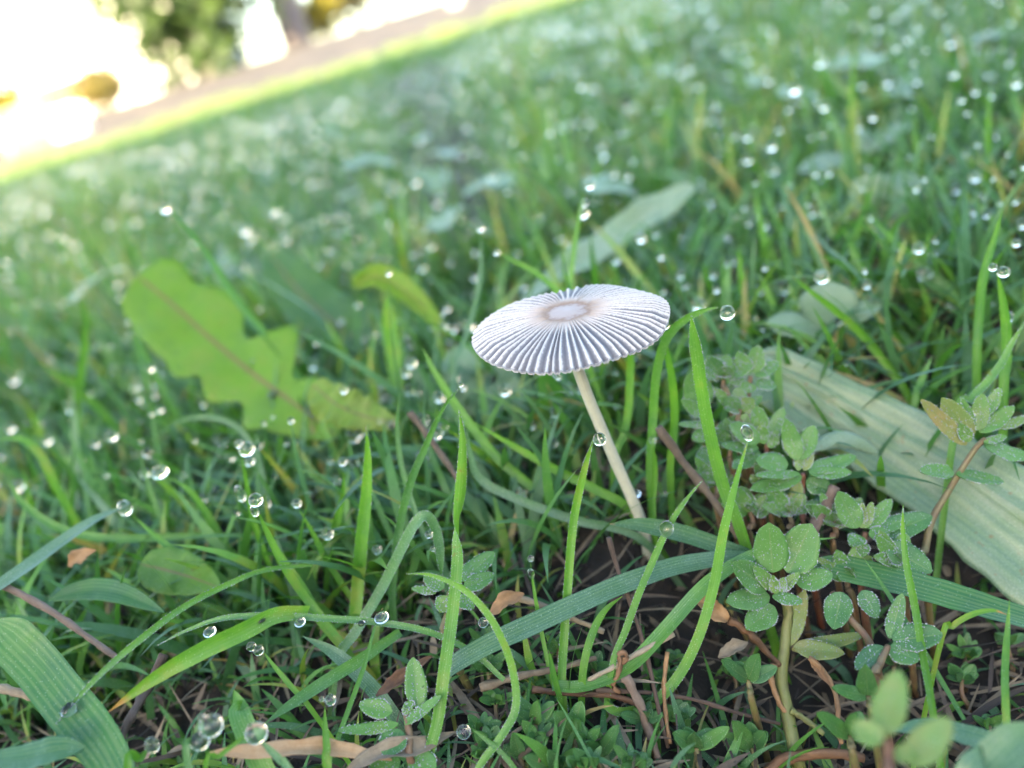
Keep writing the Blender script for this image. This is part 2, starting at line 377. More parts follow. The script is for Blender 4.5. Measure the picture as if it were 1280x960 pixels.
def house(x0, x1, y0, y1, z0, zw, zr, wins, door, label, front=-1):
    e = empty('house', ((x0 + x1) / 2, y0, z0)); tag(e, label, 'house')
    yf = y0 if front < 0 else y1
    # front wall in strips round the openings
    box_obj('wall', M_RENDER, e, (x0, x1, y0 + (0.0 if front > 0 else 0.12), y1 - (0.12 if front > 0 else 0.0), z0 - 0.3, z0 + zw))
    ops = sorted(wins + ([door] if door else []))
    bs = []; px = x0
    for (a, b, c, d) in ops:
        bs.append((px, a, 0, zw)); 
        if c > 0: bs.append((a, b, 0, c))
        bs.append((a, b, d, zw)); px = b
    bs.append((px, x1, 0, zw))
    ya, yb = (yf, yf + 0.118) if front < 0 else (yf - 0.118, yf)
    box_obj('front_wall', M_RENDER, e, *[(a, b, ya, yb, z0 + c - (0.3 if c == 0 else 0), z0 + d) for a, b, c, d in bs])
    for (a, b, c, d) in wins:
        s = yf + (0.05 if front < 0 else -0.08)
        f = box_obj('window', M_WFRAME, e, (a, a + 0.07, s, s + 0.03, z0 + c, z0 + d), (b - 0.07, b, s, s + 0.03, z0 + c, z0 + d), (a + 0.07, b - 0.07, s, s + 0.03, z0 + c, z0 + c + 0.07), (a + 0.07, b - 0.07, s, s + 0.03, z0 + d - 0.07, z0 + d))
        p = box_obj('pane', M_GLASS, None, (a + 0.07, b - 0.07, s + 0.01, s + 0.02, z0 + c + 0.07, z0 + d - 0.07)); p.parent = f; p.matrix_parent_inverse = Matrix.Translation(e.location).inverted() @ Matrix.Identity(4); p.matrix_parent_inverse = Matrix.Identity(4)
    if door:
        a, b, c, d = door; s = yf + (0.05 if front < 0 else -0.08)
        dd = box_obj('door', M_WFRAME, e, (a, b, s, s + 0.04, z0 + c, z0 + d))
    prism_roof('roof', M_ROOF, e, x0, x1, y0, y1, z0 + zw, z0 + zr)
    return e
ZH = terrain(-12, 22)
house(-20, -5.1, 22, 30, ZH, 5.6, 8.5, [(-7.2, -6.5, 1.8, 3.0), (-11.6, -10.2, 1.3, 2.8), (-18, -16.6, 1.3, 2.8)], (-14.6, -13.5, 0, 2.1), 'sunlit white house with narrow dark window beyond the far end of the lawn')
# unseen house added behind the camera to throw shade over the near lawn
house(-18, 18, -19, -11, 0.0, 4.1, 6.0, [(-9, -7.6, 0.9, 2.1), (-3, -1.6, 0.9, 2.1), (6, 7.4, 0.9, 2.1)], (2, 3, 0, 2.1), 'unseen long low house added behind the camera to shade the near lawn', front=1)

def far_point(x, y, Ym):
    p = P(x, y, Ym * 1000); return p
def crown_mesh(c, rad, n, leaf, seed, squash=0.8):
    r = np.random.default_rng(seed)
    cl = r.normal(size=(46, 3)); cl /= np.linalg.norm(cl, axis=1)[:, None]; cl *= (r.random(46) ** 0.45)[:, None] * rad * 0.85; cl[:, 2] *= squash
    k = r.integers(0, 46, n); p = cl[k] + r.normal(size=(n, 3)) * rad * 0.13 + np.array(c)
    a = r.normal(size=(n, 3)); a /= np.linalg.norm(a, axis=1)[:, None]
    b = np.cross(a, r.normal(size=(n, 3))); b /= np.linalg.norm(b, axis=1)[:, None]
    s = leaf * (0.6 + 0.8 * r.random(n))[:, None]
    V = np.stack([p - a * s, p + b * s * 0.5, p + a * s, p - b * s * 0.5], 1).reshape(-1, 3)
    F = [(4 * i, 4 * i + 1, 4 * i + 2, 4 * i + 3) for i in range(n)]
    return mesh_from(V, F, smooth=False)
def tree(name, base, top, rad, crown_c, trunk_r, mat, label, n=2600, leaf=0.09, seed=1, cat='tree', squash=0.8):
    e = empty(name, base); tag(e, label, cat)
    b = Vector(base); t = Vector(top)
    pts = [b - Vector((0, 0, 0.2)), b.lerp(t, 0.35) + Vector((0.06, 0, 0)), b.lerp(t, 0.7) + Vector((-0.05, 0.05, 0)), t]
    rebase(link('trunk' if cat == 'tree' else 'stem', tube(pts, lambda s: trunk_r * (1.25 - 0.8 * s), 14, 12, bump=0.25), M_BARK), e)
    r = random.Random(seed)
    for k in range(6):
        s = 0.45 + 0.09 * k; p0 = b.lerp(t, s); a = k * 2.4 + seed
        p1 = p0 + Vector((math.cos(a), math.sin(a), 0.7)) * rad * 0.55
        rebase(link('limb', tube([p0, p0.lerp(p1, 0.5) + Vector((0, 0, 0.08)), p1], lambda s: trunk_r * 0.38 * (1.1 - s), 8, 7), M_BARK), e)
    rebase(link('crown', crown_mesh(crown_c, rad, n, leaf, seed, squash), mat), e)
    return e
def gz(x, y): return Vector((x, y, terrain(x, y)))
def on_ground(px, py, Ym):
    p = P(px, py, Ym * 1000); return gz(p.x, p.y)
b = on_ground(272, 112, 14.5); tree('evergreen_tree', b, b + Vector((0, 0, 2.2)), 1.45, b + Vector((0.0, 0, 1.05)), 0.10, M_CR_DARK, 'rounded dark green tree with leaves down to the ground beside the white house', 3600, 0.10, 3, squash=1.0)
b = on_ground(372, 60, 16); tree('bare_trunk_tree', b, b + Vector((0.1, 0, 3.9)), 2.1, b + Vector((0.2, 0, 4.3)), 0.24, M_CR_DARK, 'tall tree with thick grey trunk on the brown dirt', 3200, 0.12, 5)
b = on_ground(405, 46, 17); tree('yellow_bush', b, b + Vector((0, 0, 0.8)), 0.55, b + Vector((0, 0, 0.5)), 0.03, M_CR_YEL, 'small yellow leaved bush at the foot of the grey trunk', 900, 0.07, 6, 'bush')
b = on_ground(445, 30, 20); tree('olive_bush', b, b + Vector((0, 0, 1.6)), 1.25, b + Vector((0, 0, 1.1)), 0.05, M_CR_OLV, 'wide olive brown bush past the yellow bush', 1800, 0.09, 8, 'bush')
b = on_ground(8, 190, 13); tree('golden_bush', b, b + Vector((0, 0, 0.9)), 0.62, b + Vector((0, 0, 0.62)), 0.03, M_CR_YEL, 'golden sunlit bush in front of the white house wall', 1100, 0.07, 9, 'bush')
b = on_ground(150, 165, 16); tree('brown_bush', b, b + Vector((0, 0, 0.7)), 0.55, b + Vector((0, 0, 0.4)), 0.03, M_CR_OLV, 'low brownish bush between the dark tree and the house', 900, 0.07, 12, 'bush')
# picket fence before the house
p0, p1 = on_ground(22, 205, 9.2), on_ground(84, 190, 9.6)
e = empty('picket_fence', p0); tag(e, 'short pale timber picket fence at the edge of the sunlit grass', 'fence')
for s in (0.12, 0.34):
    rebase(link('rail', tube([p0 + Vector((0, 0.02, s)), p0.lerp(p1, 0.5) + Vector((0, 0.02, s)), p1 + Vector((0, 0.02, s))], lambda t: 0.018, 4, 4), M_TIMBER), e)
pk = None
for i in range(9):
    p = p0.lerp(p1, i / 8)
    if pk is None:
        bm = bmesh.new(); box(bm, -0.03, 0.03, -0.012, 0.0, -0.05, 0.42); pk = bpy.data.meshes.new('picket'); bm.to_mesh(pk); bm.free(); pk.materials.append(M_TIMBER)
    o = link('picket', pk); o.location = p - p0; o.parent = e
b = on_ground(98, 185, 9.3)
e = empty('white_crate', b); tag(e, 'white slatted garden crate beside the picket fence', 'crate')
for k in range(4): box_obj('slat', M_RENDER, e, (b.x - 0.16, b.x + 0.16, b.y - 0.012, b.y, b.z + 0.07 * k + 0.005, b.z + 0.07 * k + 0.065))
for s in (-1, 1): box_obj('corner_post', M_RENDER, e, (b.x + s * 0.15 - 0.02, b.x + s * 0.15 + 0.02, b.y + 0.001, b.y + 0.04, b.z - 0.02, b.z + 0.28))
box_obj('back_panel', M_RENDER, e, (b.x - 0.16, b.x + 0.16, b.y + 0.22, b.y + 0.235, b.z, b.z + 0.28))
b = on_ground(88, 155, 18)
e = empty('garden_bench', b); tag(e, 'dark brown garden bench in front of the white house', 'bench')
box_obj('seat', M_DKBRN, e, (b.x - 0.7, b.x + 0.7, b.y - 0.2, b.y + 0.2, b.z + 0.4, b.z + 0.45))
box_obj('backrest', M_DKBRN, e, (b.x - 0.7, b.x + 0.7, b.y + 0.22, b.y + 0.26, b.z + 0.42, b.z + 0.85))
for s in (-1, 1):
    for q in (-1, 1): box_obj('leg', M_DKBRN, e, (b.x + s * 0.6 - 0.04, b.x + s * 0.6 + 0.04, b.y + q * 0.16 - 0.03, b.y + q * 0.16 + 0.03, b.z - 0.03, b.z + 0.398))
b = on_ground(55, 165, 16)
e = empty('water_butt', b); tag(e, 'blue grey plastic tub near the dark bench', 'tub')
rebase(link('body', tube([b - Vector((0, 0, .02)), b + Vector((0, 0, 0.3)), b + Vector((0, 0, 0.55))], lambda t: 0.22 + 0.07 * t, 8, 20), M_BLUEM), e)
rebase(link('rim', tube([b + Vector((0, 0, 0.552)), b + Vector((0, 0, 0.57)), b + Vector((0, 0, 0.59))], lambda t: 0.31, 3, 20), M_BLUEM), e)
for (px, py, Y, mt, r, h, lab) in ((575, 28, 11, M_CONC, 0.075, 1.6, 'pale concrete post standing on the orange brown dirt'), (482, 22, 19, M_BARK, 0.13, 2.6, 'dark weathered timber post behind the olive bush'), (612, 12, 13, M_TIMBER, 0.04, 1.3, 'thin timber stake beyond the pale concrete post')):
    b = on_ground(px, py, Y); e = empty('post', b); tag(e, lab, 'post')
    box_obj('shaft', mt, e, (b.x - r, b.x + r, b.y - r, b.y + r, b.z - 0.1, b.z + h))
    box_obj('cap', mt, e, (b.x - r * 1.2, b.x + r * 1.2, b.y - r * 1.2, b.y + r * 1.2, b.z + h + 0.001, b.z + h + 0.04))

# ------------------------------------------------------------------ the mushroom
MB = G(806, 676)
MY = MB.y * 1000
CAPC = P(709, 395, MY - 2)
depth_c = (CAPC - EYE).dot(FWD)
R_CAP = 125 * depth_c / FPX
vd = (EYE - CAPC).normalized()
el = math.radians(22.0); ax = math.radians(9)
side_v = vd.cross(UPV).normalized(); side_v = -side_v if side_v.dot(RGT) < 0 else side_v
up_i = side_v.cross(-vd); up_i = up_i if up_i.dot(UPV) > 0 else -up_i
NRM = ((-math.sin(ax) * side_v + math.cos(ax) * up_i) * math.cos(el) + vd * math.sin(el)).normalized()
XA = (math.cos(ax) * side_v + math.sin(ax) * up_i); XA = (XA - NRM * XA.dot(NRM)).normalized(); YA = NRM.cross(XA)
mush = empty('mushroom', MB); tag(mush, 'slender mushroom with flat pleated grey white cap and pale stem', 'mushroom')
NP = 68; SUB = 10; NR = 48; RL = [0.978 * q / 46 for q in range(47)] + [0.991, 1.0]
rr = random.Random(4)
edges = [0.0]
for i in range(NP): edges.append(edges[-1] + 0.65 + 0.7 * rr.random())
edges = [e_ / edges[-1] * 2 * math.pi for e_ in edges]
start = [0.19 + 0.12 * rr.random() for _ in range(NP)]; bow = [rr.uniform(-0.05, 0.05) for _ in range(NP)]
lean = [0.07 * math.sin(a * 2 + 1) for a in edges]; lean[-1] = lean[0]
def cap_surface(sign):
    V = []; T = []
    for k in range(NR + 1):
        r = RL[k]
        for i in range(NP):
            a0, a1 = edges[i], edges[i + 1]
            for j in range(SUB):
                s = j / SUB
                th = a0 + (a1 - a0) * s
                i2 = (i + 1) % NP; bl_ = lambda f_: f_(i) * (1 - s) + f_(i2) * s
                curve = (lean[i] * (1 - s) + lean[i + 1] * s) * (1 - r) * 0.9 + bl_(lambda q: 0.007 * math.sin(r * 5 + q * 1.7))
                th2 = th + curve * min(1, r * 3)
                # pleat: narrow rounded ridge at the ends, wider hollow in the middle
                d = min(s, 1 - s) * 2           # 0 on ridge .. 1 in hollow
                ridge = math.exp(-(d / 0.40) ** 2)
                g = max(0, min(1, (r - bl_(lambda q: start[q])) / 0.22))
                amp = 0.00042 * g * (0.55 + 0.45 * r) * (R_CAP / 0.0129)
                dome = 0.0016 * (1 - r ** 2.2) - 0.0009 * max(0, r - 0.86) / 0.14 * 0.6
                if r < 0.2: dome += 0.00012 * math.cos(r / 0.2 * math.pi) - 0.00005
                else: dome -= 0.00017 * math.exp(-((r - 0.2) / 0.05) ** 2)
                wob = 0.00018 * math.sin(th * 2 + 0.7) * r * r + 0.00018 * math.sin(th * 5 + 2) * r ** 3
                z = dome + wob + sign * 0 + amp * (ridge - 0.45)
                rad = r * (1 + 0.012 * math.sin(th * 3 + 1) + 0.007 * math.sin(th * 7)) - (0.026 * (d * d) * g if r > 0.97 else 0)
                rad += 0.009 * (1 - d) * g if r > 0.97 else 0
                if sign < 0: z -= 0.00022 + 0.0004 * (1 - r)
                z += 0.00003 * mnoise.noise((rad * math.cos(th2) * 14, rad * math.sin(th2) * 14, 0))
                V.append(CAPC + (XA * math.cos(th2) + YA * math.sin(th2)) * (rad * R_CAP) + NRM * (z - 0.0008))
                T.append((d * g, r, rr.random() * 0 + (i * 0.618) % 1, 1))
    n = NP * SUB; F = []
    for k in range(NR):
        for i in range(n):
            q = (i + 1) % n
            f = (k * n + i, k * n + q, (k + 1) * n + q, (k + 1) * n + i)
            F.append(f[::-1] if sign > 0 else f)
    return V, F, T
Vt, Ft, Tt = cap_surface(1); Vb, Fb, Tb = cap_surface(-1)
n = NP * SUB; off = len(Vt)
rim = [(NR * n + i, NR * n + (i + 1) % n, off + NR * n + (i + 1) % n, off + NR * n + i) for i in range(n)]
m, N, L, B = new_mat('pleated_cap_skin'); M_CAP = m
at = nd(N, 'ShaderNodeAttribute', attribute_name='tint'); sep = N.new('ShaderNodeSeparateColor'); L.new(at.outputs['Color'], sep.inputs[0])
geo = N.new('ShaderNodeNewGeometry')
gr = noise_n(N, L, 3600, 4, 0.7, geo.outputs['Position']); md = noise_n(N, L, 900, 4, 0.6, geo.outputs['Position'])
rg = ramp(N, [(0.0, (0.44, 0.42, 0.40)), (0.24, (0.40, 0.385, 0.37)), (0.46, (0.15, 0.147, 0.155)), (1.0, (0.082, 0.083, 0.094))])
L.new(math_n(N, L, 'ADD', sep.outputs[0], math_n(N, L, 'MULTIPLY', math_n(N, L, 'SUBTRACT', gr, 0.5), 0.7)), rg.inputs[0])
rc = ramp(N, [(0.0, (0.30, 0.265, 0.25)), (0.14, (0.275, 0.23, 0.21)), (0.21, (0.19, 0.125, 0.09)), (0.26, (0.24, 0.175, 0.13)), (0.40, (0.32, 0.265, 0.225)), (0.6, (0.33, 0.305, 0.285))])
L.new(math_n(N, L, 'ADD', sep.outputs[1], math_n(N, L, 'MULTIPLY', math_n(N, L, 'SUBTRACT', md, 0.5), 0.22)), rc.inputs[0])
fr = math_n(N, L, 'DIVIDE', math_n(N, L, 'SUBTRACT', sep.outputs[1], 0.24), 0.26, clamp=True)
c = mix_c(N, L, fr, rc.outputs[0], rg.outputs[0])
c = mix_c(N, L, math_n(N, L, 'MULTIPLY', math_n(N, L, 'SUBTRACT', gr, 0.6, clamp=True), 0.6), c, (0.45, 0.44, 0.43))
rimf = math_n(N, L, 'DIVIDE', math_n(N, L, 'SUBTRACT', sep.outputs[1], 0.990), 0.01, clamp=True)
c = mix_c(N, L, rimf, c, (0.42, 0.41, 0.40))
L.new(c, B.inputs['Base Color']); B.inputs['Roughness'].default_value = 0.75; B.inputs['Specular IOR Level'].default_value = 0.25
bmp = N.new('ShaderNodeBump'); bmp.inputs['Strength'].default_value = 0.35; bmp.inputs['Distance'].default_value = 0.00006
L.new(gr, bmp.inputs['Height']); L.new(bmp.outputs[0], B.inputs['Normal'])
cap = link('cap', mesh_from(Vt + Vb, Ft + [tuple(q + off for q in f) for f in Fb] + [tuple(f) for f in rim], None, Tt + Tb), M_CAP); rebase(cap, mush)
# gills: thin dark plates below the cap
V = []; F = []
for i in range(NP):
    th = edges[i] + 0.02
    d = XA * math.cos(th) + YA * math.sin(th); nrm = NRM.cross(d) * 0.00004
    for (r, z) in ((0.14, -0.0009), (0.5, -0.0005), (0.94, -0.0012), (0.5, -0.0021), (0.14, -0.0018)):
        for s in (-1, 1): V.append(CAPC + d * (r * R_CAP) + NRM * z + nrm * s)
    o_ = i * 10
    F += [tuple(o_ + q for q in (0, 2, 4, 6, 8)), tuple(o_ + q for q in (9, 7, 5, 3, 1))]
    for q in range(5): F.append((o_ + 2 * q, o_ + 2 * q + 1, o_ + (2 * q + 3) % 10, o_ + (2 * q + 2) % 10))
gl = link('gills', mesh_from(V, F, smooth=False), plain('grey_gill', (0.16, 0.15, 0.15), (0.24, 0.22, 0.21), 900)); kind(gl, 'stuff'); rebase(gl, mush)
m, N, L, B = new_mat('stem_flesh'); M_STEM = m
geo = N.new('ShaderNodeNewGeometry'); nz = noise_n(N, L, 1400, 3, 0.6, geo.outputs['Position'])
uv = nd(N, 'ShaderNodeUVMap', uv_map='uv'); mp = N.new('ShaderNodeMapping'); mp.inputs['Scale'].default_value = (16, 2, 1); L.new(uv.outputs[0], mp.inputs[0])
fb = noise_n(N, L, 2.5, 3, 0.6, mp.outputs[0])
rs = ramp(N, [(0.3, (0.30, 0.30, 0.22)), (0.7, (0.42, 0.41, 0.31))]); L.new(math_n(N, L, 'MULTIPLY_ADD', fb, 0.6, math_n(N, L, 'MULTIPLY', nz, 0.4)), rs.inputs[0])
L.new(rs.outputs[0], B.inputs['Base Color']); B.inputs['Roughness'].default_value = 0.55
B.inputs['Subsurface Weight'].default_value = 0.15; B.inputs['Subsurface Radius'].default_value = (0.0006, 0.0005, 0.0003); B.inputs['Subsurface Scale'].default_value = 1.0
spts = [MB - Vector((0, 0, 0.003)), P(800, 648, MY - 0.2), P(762, 560, MY - 1.0), P(724, 466, MY - 1.8), CAPC - NRM * 0.0012]
stem = link('stem', tube(spts, lambda t: 0.00085 - 0.00012 * t, 40, 20, bump=0.05), M_STEM); rebase(stem, mush)

# ------------------------------------------------------------------ blades, leaves, drops traced from the photograph
def S(x, y, Y, lift=0.0008):
    """like P, but brought nearer along the ray until it clears the soil"""
    p = P(x, y, Y)
    for _ in range(60):
        if p.z >= terrain(p.x, p.y) + lift: break
        Y *= 0.988; p = P(x, y, Y)
    return p
def pxw(p): return (p - EYE).dot(FWD) / FPX        # metres per pixel at point p
def blade_profile(w, tipp=0.45, basew=0.75):
    return lambda t: max(0.00004, w * (basew + (1 - basew) * min(1, t / 0.3)) * (1 - max(0, (t - (1 - tipp)) / tipp) ** 1.8))
def bead_mesh(pts, r0):
    """tiny dew beads along leaf margins: one joined mesh"""
    base = [(0, 0, 1)] + [(math.cos(a) * .9, math.sin(a) * .9, 0.3) for a in (0, 1.26, 2.51, 3.77, 5.03)] + [(math.cos(a) * .9, math.sin(a) * .9, -0.4) for a in (.6, 1.9, 3.1, 4.4, 5.7)]
    fc = [(0, i + 1, (i + 1) % 5 + 1) for i in range(5)] + [(i + 1, i + 6, (i + 1) % 5 + 1) for i in range(5)] + [((i + 1) % 5 + 1, i + 6, (i + 1) % 5 + 6) for i in range(5)]
    V = []; F = []
    for p in pts:
        r = r0 * random.uniform(0.45, 1.25); k = len(V)
        V += [p + Vector(q) * r for q in base]; F += [tuple(a + k for a in f) for f in fc]
    return mesh_from(V, F)
BG = 'traced grass blades near the mushroom'
def blade(label, pts, wpx, tint=0.5, bloom=0.0, mat=None, up=0.0, fold=0.35, twist=None, root=True, tipp=0.45, n=None, name='grass_blade', cat='grass blade', thick=0.0, beads=0):
    """pts run from tip to base as (x, y, Y mm); the base is carried down into the soil"""
    p = [S(*q, 0.0008 if root else 0.0045) for q in pts][::-1]
    if root and p[0].z > terrain(p[0].x, p[0].y) + 0.0005:
        d = (p[0] - p[1]); d.z = min(d.z, -0.0005); d.normalize()
        b = p[0].copy(); h = max(0.002, b.z - terrain(b.x, b.y) + 0.002)
        dx = Vector((d.x, d.y, 0)) * min(h * 0.6, 0.012)
        p = [Vector((b.x + dx.x, b.y + dx.y, terrain(b.x + dx.x, b.y + dx.y) - 0.002))] + p
    mid = p[len(p) // 2]
    w = wpx * (0.43 if (mat or M_GRASS) is M_WIDE else 0.385) * pxw(mid)
    tw = twist or (lambda t, a=random.uniform(-0.5, 0.5), b=random.uniform(-0.5, 0.5): a + b * t)
    me = strip(p, blade_profile(w, tipp), n or 24, up=up, twist=tw, fold=fold, tint=(tint, bloom, 0, 1), wave=0.03, thick=thick)
    o = link(name, me, mat or M_GRASS)
    base = p[0].copy()
    me.transform(Matrix.Translation(-base)); o.location = base
    tag(o, label, cat, BG if cat == 'grass blade' else None)
    if beads:
        nn_ = n or 24; vs = me.vertices; bp_ = []
        for i in range(1, nn_ - 1):
            for j in (0, 4):
                a_, b_ = vs[i * 5 + j].co, vs[(i + 1) * 5 + j].co
                for q in range(beads):
                    if random.random() < 0.8: bp_.append(a_.lerp(b_, random.random()))
        d_ = link('dew', bead_mesh(bp_, 6.5e-5), M_BEAD, o); kind(d_, 'stuff')
    return o

_ds = None
def drop_mesh():
    global _ds
    if _ds is None:
        bm = bmesh.new(); bmesh.ops.create_uvsphere(bm, u_segments=28, v_segments=18, radius=1)
        for f in bm.faces: f.smooth = True
        me = bpy.data.meshes.new('dew_drop'); bm.to_mesh(me); bm.free(); me.materials.append(M_DEW); _ds = me
    return _ds
def drop(label, x, y, Y, rpx, sx=1.0, sz=1.0, tilt=0.0, group=None):
    p = P(x, y, Y); r = rpx * pxw(p)
    o = link('dew_drop', drop_mesh()); o.location = p; o.scale = (r * sx, r * sx, r * sz); o.rotation_euler = (0, tilt, 0)
    tag(o, label, 'dew drop', group); return o

# -- around the stem
blade('upright green blade with a dew drop at its tip touching the mushroom stem', [(742, 548, 87), (730, 585, 87), (716, 650, 86), (709, 730, 83), (704, 800, 80), (702, 862, 76)], 15, 0.33, 0.02, fold=0.5, tipp=0.3, beads=7)
drop('round dew drop on the blade tip touching the mushroom stem', 749.5, 549, 85.5, 8.5)
blade('stiff upright bright blade with pinched wedge tip right beside the cap edge', [(864, 393, 92), (870, 425, 92), (874, 450, 92), (881, 500, 91.5), (893, 560, 91), (908, 615, 90), (930, 672, 88)], 22, 0.36, 0.02, fold=0.55, tipp=0.2, beads=6)
blade('arching blade with a large drop on its drooping tip beside the cap', [(899, 384, 99), (880, 388, 100), (855, 400, 101), (832, 425, 102), (820, 470, 102.5), (815, 540, 102), (812, 600, 101)], 15, 0.45, 0.06, fold=0.3, beads=3)
drop('large round dew drop hanging from the arching blade beside the cap', 909, 391, 98, 9.5)
blade('vertical bright blade rising straight behind the cap rim', [(788, 428, 112), (788, 465, 112), (786, 510, 111), (780, 545, 110), (770, 570, 109)], 13, 0.35, 0.0, tipp=0.15)
blade('bright blade rising to the dew drop on the cap edge', [(829, 404, 103), (833, 440, 103), (841, 480, 104), (843, 530, 104), (838, 590, 103)], 13, 0.38, 0.0)
drop('tiny dew drop clinging to the edge of the mushroom cap', 831, 407, MY - 1.5, 5.5)
blade('short blade with a small drop standing behind the stem base', [(816, 556, 100), (818, 590, 100), (816, 630, 99), (818, 665, 98)], 10, 0.4, 0.0, tipp=0.2)
drop('small dew drop on the short blade behind the stem base', 815.5, 550, 99.5, 4.6)
blade('long green blade slanting down behind the stem from upper grass', [(592, 528, 110), (640, 556, 108), (700, 590, 105), (745, 612, 103), (790, 640, 101)], 15, 0.36, 0.0)
blade('slanting blade crossing under the long blade behind the stem', [(528, 434, 122), (545, 468, 120), (580, 520, 117), (625, 575, 112), (690, 630, 107)], 15, 0.4, 0.05)
blade('bluish bent blade curving down left of the stem', [(584, 535, 105), (588, 570, 105), (602, 600, 104.5), (650, 625, 102), (720, 650, 99), (800, 672, 97)], 15, 0.85, 0.25)
blade('small spear shaped brown tipped blade lying at the stem foot', [(762, 655, 90), (800, 657, 90), (850, 668, 89), (900, 685, 88), (960, 705, 86)], 30, 0.75, 0.12, M_BTIP, up=0.45, fold=0.5, root=False)
blade('thin rising blade holding an elongated drop by the stem foot', [(878, 601, 84), (860, 622, 84), (838, 655, 83), (815, 705, 82), (798, 745, 80), (782, 790, 78), (765, 835, 76)], 12, 0.4, 0.03, fold=0.5, beads=6)
drop('elongated clear dew drop hugging the thin rising blade', 833, 661, 82.0, 9.5, 0.95, 1.2, 0.35)
blade('big hooked bright blade sweeping down and curling back along the soil', [(936, 548, 79), (921, 600, 79), (905, 665, 78.5), (892, 735, 77.5), (872, 800, 76), (845, 850, 75), (812, 882, 74), (775, 890, 74.5), (755, 880, 75)], 17, 0.34, 0.02, fold=0.3, root=False, n=40, tipp=0.35, beads=3)
drop('pear shaped dew drop at the tip of the hooked blade', 934, 541, 78.5, 8, 0.9, 1.5, -0.2)
blade('wide pale striped blade lying across the litter under the stem', [(1015, 700, 88), (930, 697, 86), (850, 708, 84), (770, 735, 82), (680, 775, 79), (600, 812, 78), (555, 840, 78)], 34, 0.82, 0.16, M_WIDE, up=0.5, fold=0.2, root=False, n=36, tipp=0.3)
blade('curving dark blade running beneath the wide striped blade', [(1045, 672, 84), (985, 680, 83), (930, 700, 82), (880, 735, 80), (830, 790, 78), (785, 835, 76), (730, 858, 75.5), (690, 858, 76)], 22, 0.5, 0.05, M_WIDE, up=0.3, root=False, n=36)
blade('short lit blade stub curving beside the hooked blade base', [(778, 745, 81), (755, 765, 80), (738, 800, 78), (728, 850, 76)], 13, 0.36, 0.0)
blade('narrow young blade with a drop at tip standing in the straw', [(663, 703, 84), (668, 740, 83), (677, 790, 81), (690, 850, 78)], 7, 0.38, 0.03)
drop('small dew drop at the tip of the narrow young blade in the straw', 663.5, 698, 83.5, 4)
drop('flat dew drop on the side of the narrow young blade in the straw', 664, 717, 83.2, 6, 0.7, 1.2)
blade('short pointed sprout at the foot of the drop-tipped upright blade', [(686, 812, 76), (690, 835, 75.5), (696, 860, 75)], 10, 0.45, 0.0)
# -- centre left group
blade('straight sword shaped blade with a pale brown tip', [(457, 532, 100), (460, 570, 100), (458, 620, 99.5), (452, 680, 98.5), (447, 740, 97), (444, 790, 95)], 21, 0.36, 0.0, M_BTIP, twist=lambda t: 0.15, fold=0.4, tipp=0.5, beads=4)
blade('tall blade twisted halfway with brown speckles', [(574, 512, 85), (579, 550, 85), (578, 600, 84.5), (574, 650, 84), (573, 700, 82.5), (566, 770, 79), (556, 840, 75), (548, 900, 72), (534, 965, 69)], 20, 0.36, 0.03, M_SPOT, twist=lambda t: 0.2 + 2.6 / (1 + math.exp(-(t - 0.64) * 34)), fold=0.55, n=60, tipp=0.3, beads=4)
blade('smooth arched blade leaning to a bright bead at its tip', [(576, 483, 97), (552, 512, 98), (530, 560, 98.5), (513, 600, 98.5), (500, 650, 98), (492, 705, 96.5), (490, 760, 95)], 15, 0.62, 0.12, fold=0.4, beads=4)
drop('tiny bead at the tip of the smooth arched blade', 576, 481, 97, 3.2)
blade('thin wavy blade crossing behind the smooth arched blade', [(500, 490, 108), (496, 530, 108), (500, 575, 107), (512, 620, 105), (530, 670, 102)], 9, 0.55, 0.3)
blade('dewy blade folded over in a loop at its top', [(552, 722, 90), (549, 690, 91), (543, 660, 92), (531, 645, 92), (516, 660, 92), (498, 695, 92), (475, 740, 91), (445, 790, 89), (420, 830, 88)], 18, 0.6, 0.22, fold=0.3, n=44, tipp=0.15, beads=5)
drop('bright dew bead inside the loop of the folded dewy blade', 536, 668, 90.5, 5)
drop('lower dew bead under the loop of the folded dewy blade', 541, 686, 90, 3.5)
blade('yellow green blade arching over and drooping to the lower edge', [(508, 717, 80), (540, 718, 79), (580, 735, 77), (610, 765, 75.5), (632, 805, 74), (645, 850, 72.5), (645, 890, 71), (625, 925, 69.5), (595, 970, 68)], 16, 0.3, 0.12, M_GRASS, fold=0.45, n=44, tipp=0.3, beads=4)
blade('slender blade leaning left with a round drop on its tip', [(321, 636, 97), (335, 668, 97), (358, 712, 96), (388, 755, 94.5), (425, 800, 92)], 14, 0.36, 0.02)
drop('round dew drop on the slender left leaning blade', 319.5, 625, 96.5, 9)
drop('pale water bead sliding below the round drop on the slender blade', 318, 639, 96.2, 5.5, 0.9, 1.4)
blade('thin blade tipped by a twin drop in front of the lime leaf', [(302, 568, 110), (307, 600, 110), (314, 640, 109), (330, 690, 108)], 9, 0.36, 0.0)
drop('larger of the twin dew drops before the lime leaf', 308, 561, 109, 10)
drop('smaller of the twin dew drops before the lime leaf', 299, 555, 109, 5.5)
drop('smeared dew drop low on the thin blade below the twin drops', 300, 617, 109, 8, 0.8, 1.4)
blade('green blade curving to a drop in the dark hollow', [(207, 595, 122), (235, 612, 121), (258, 643, 120), (280, 680, 118), (305, 712, 116)], 13, 0.34, 0.0)
drop('oval dew drop on the blade over the dark hollow', 200, 590, 121, 9, 1.15, 0.9)
blade('pale blade running down from a drop to the brown litter', [(165, 643, 112), (195, 672, 111), (235, 702, 109), (270, 718, 107)], 13, 0.38, 0.04)
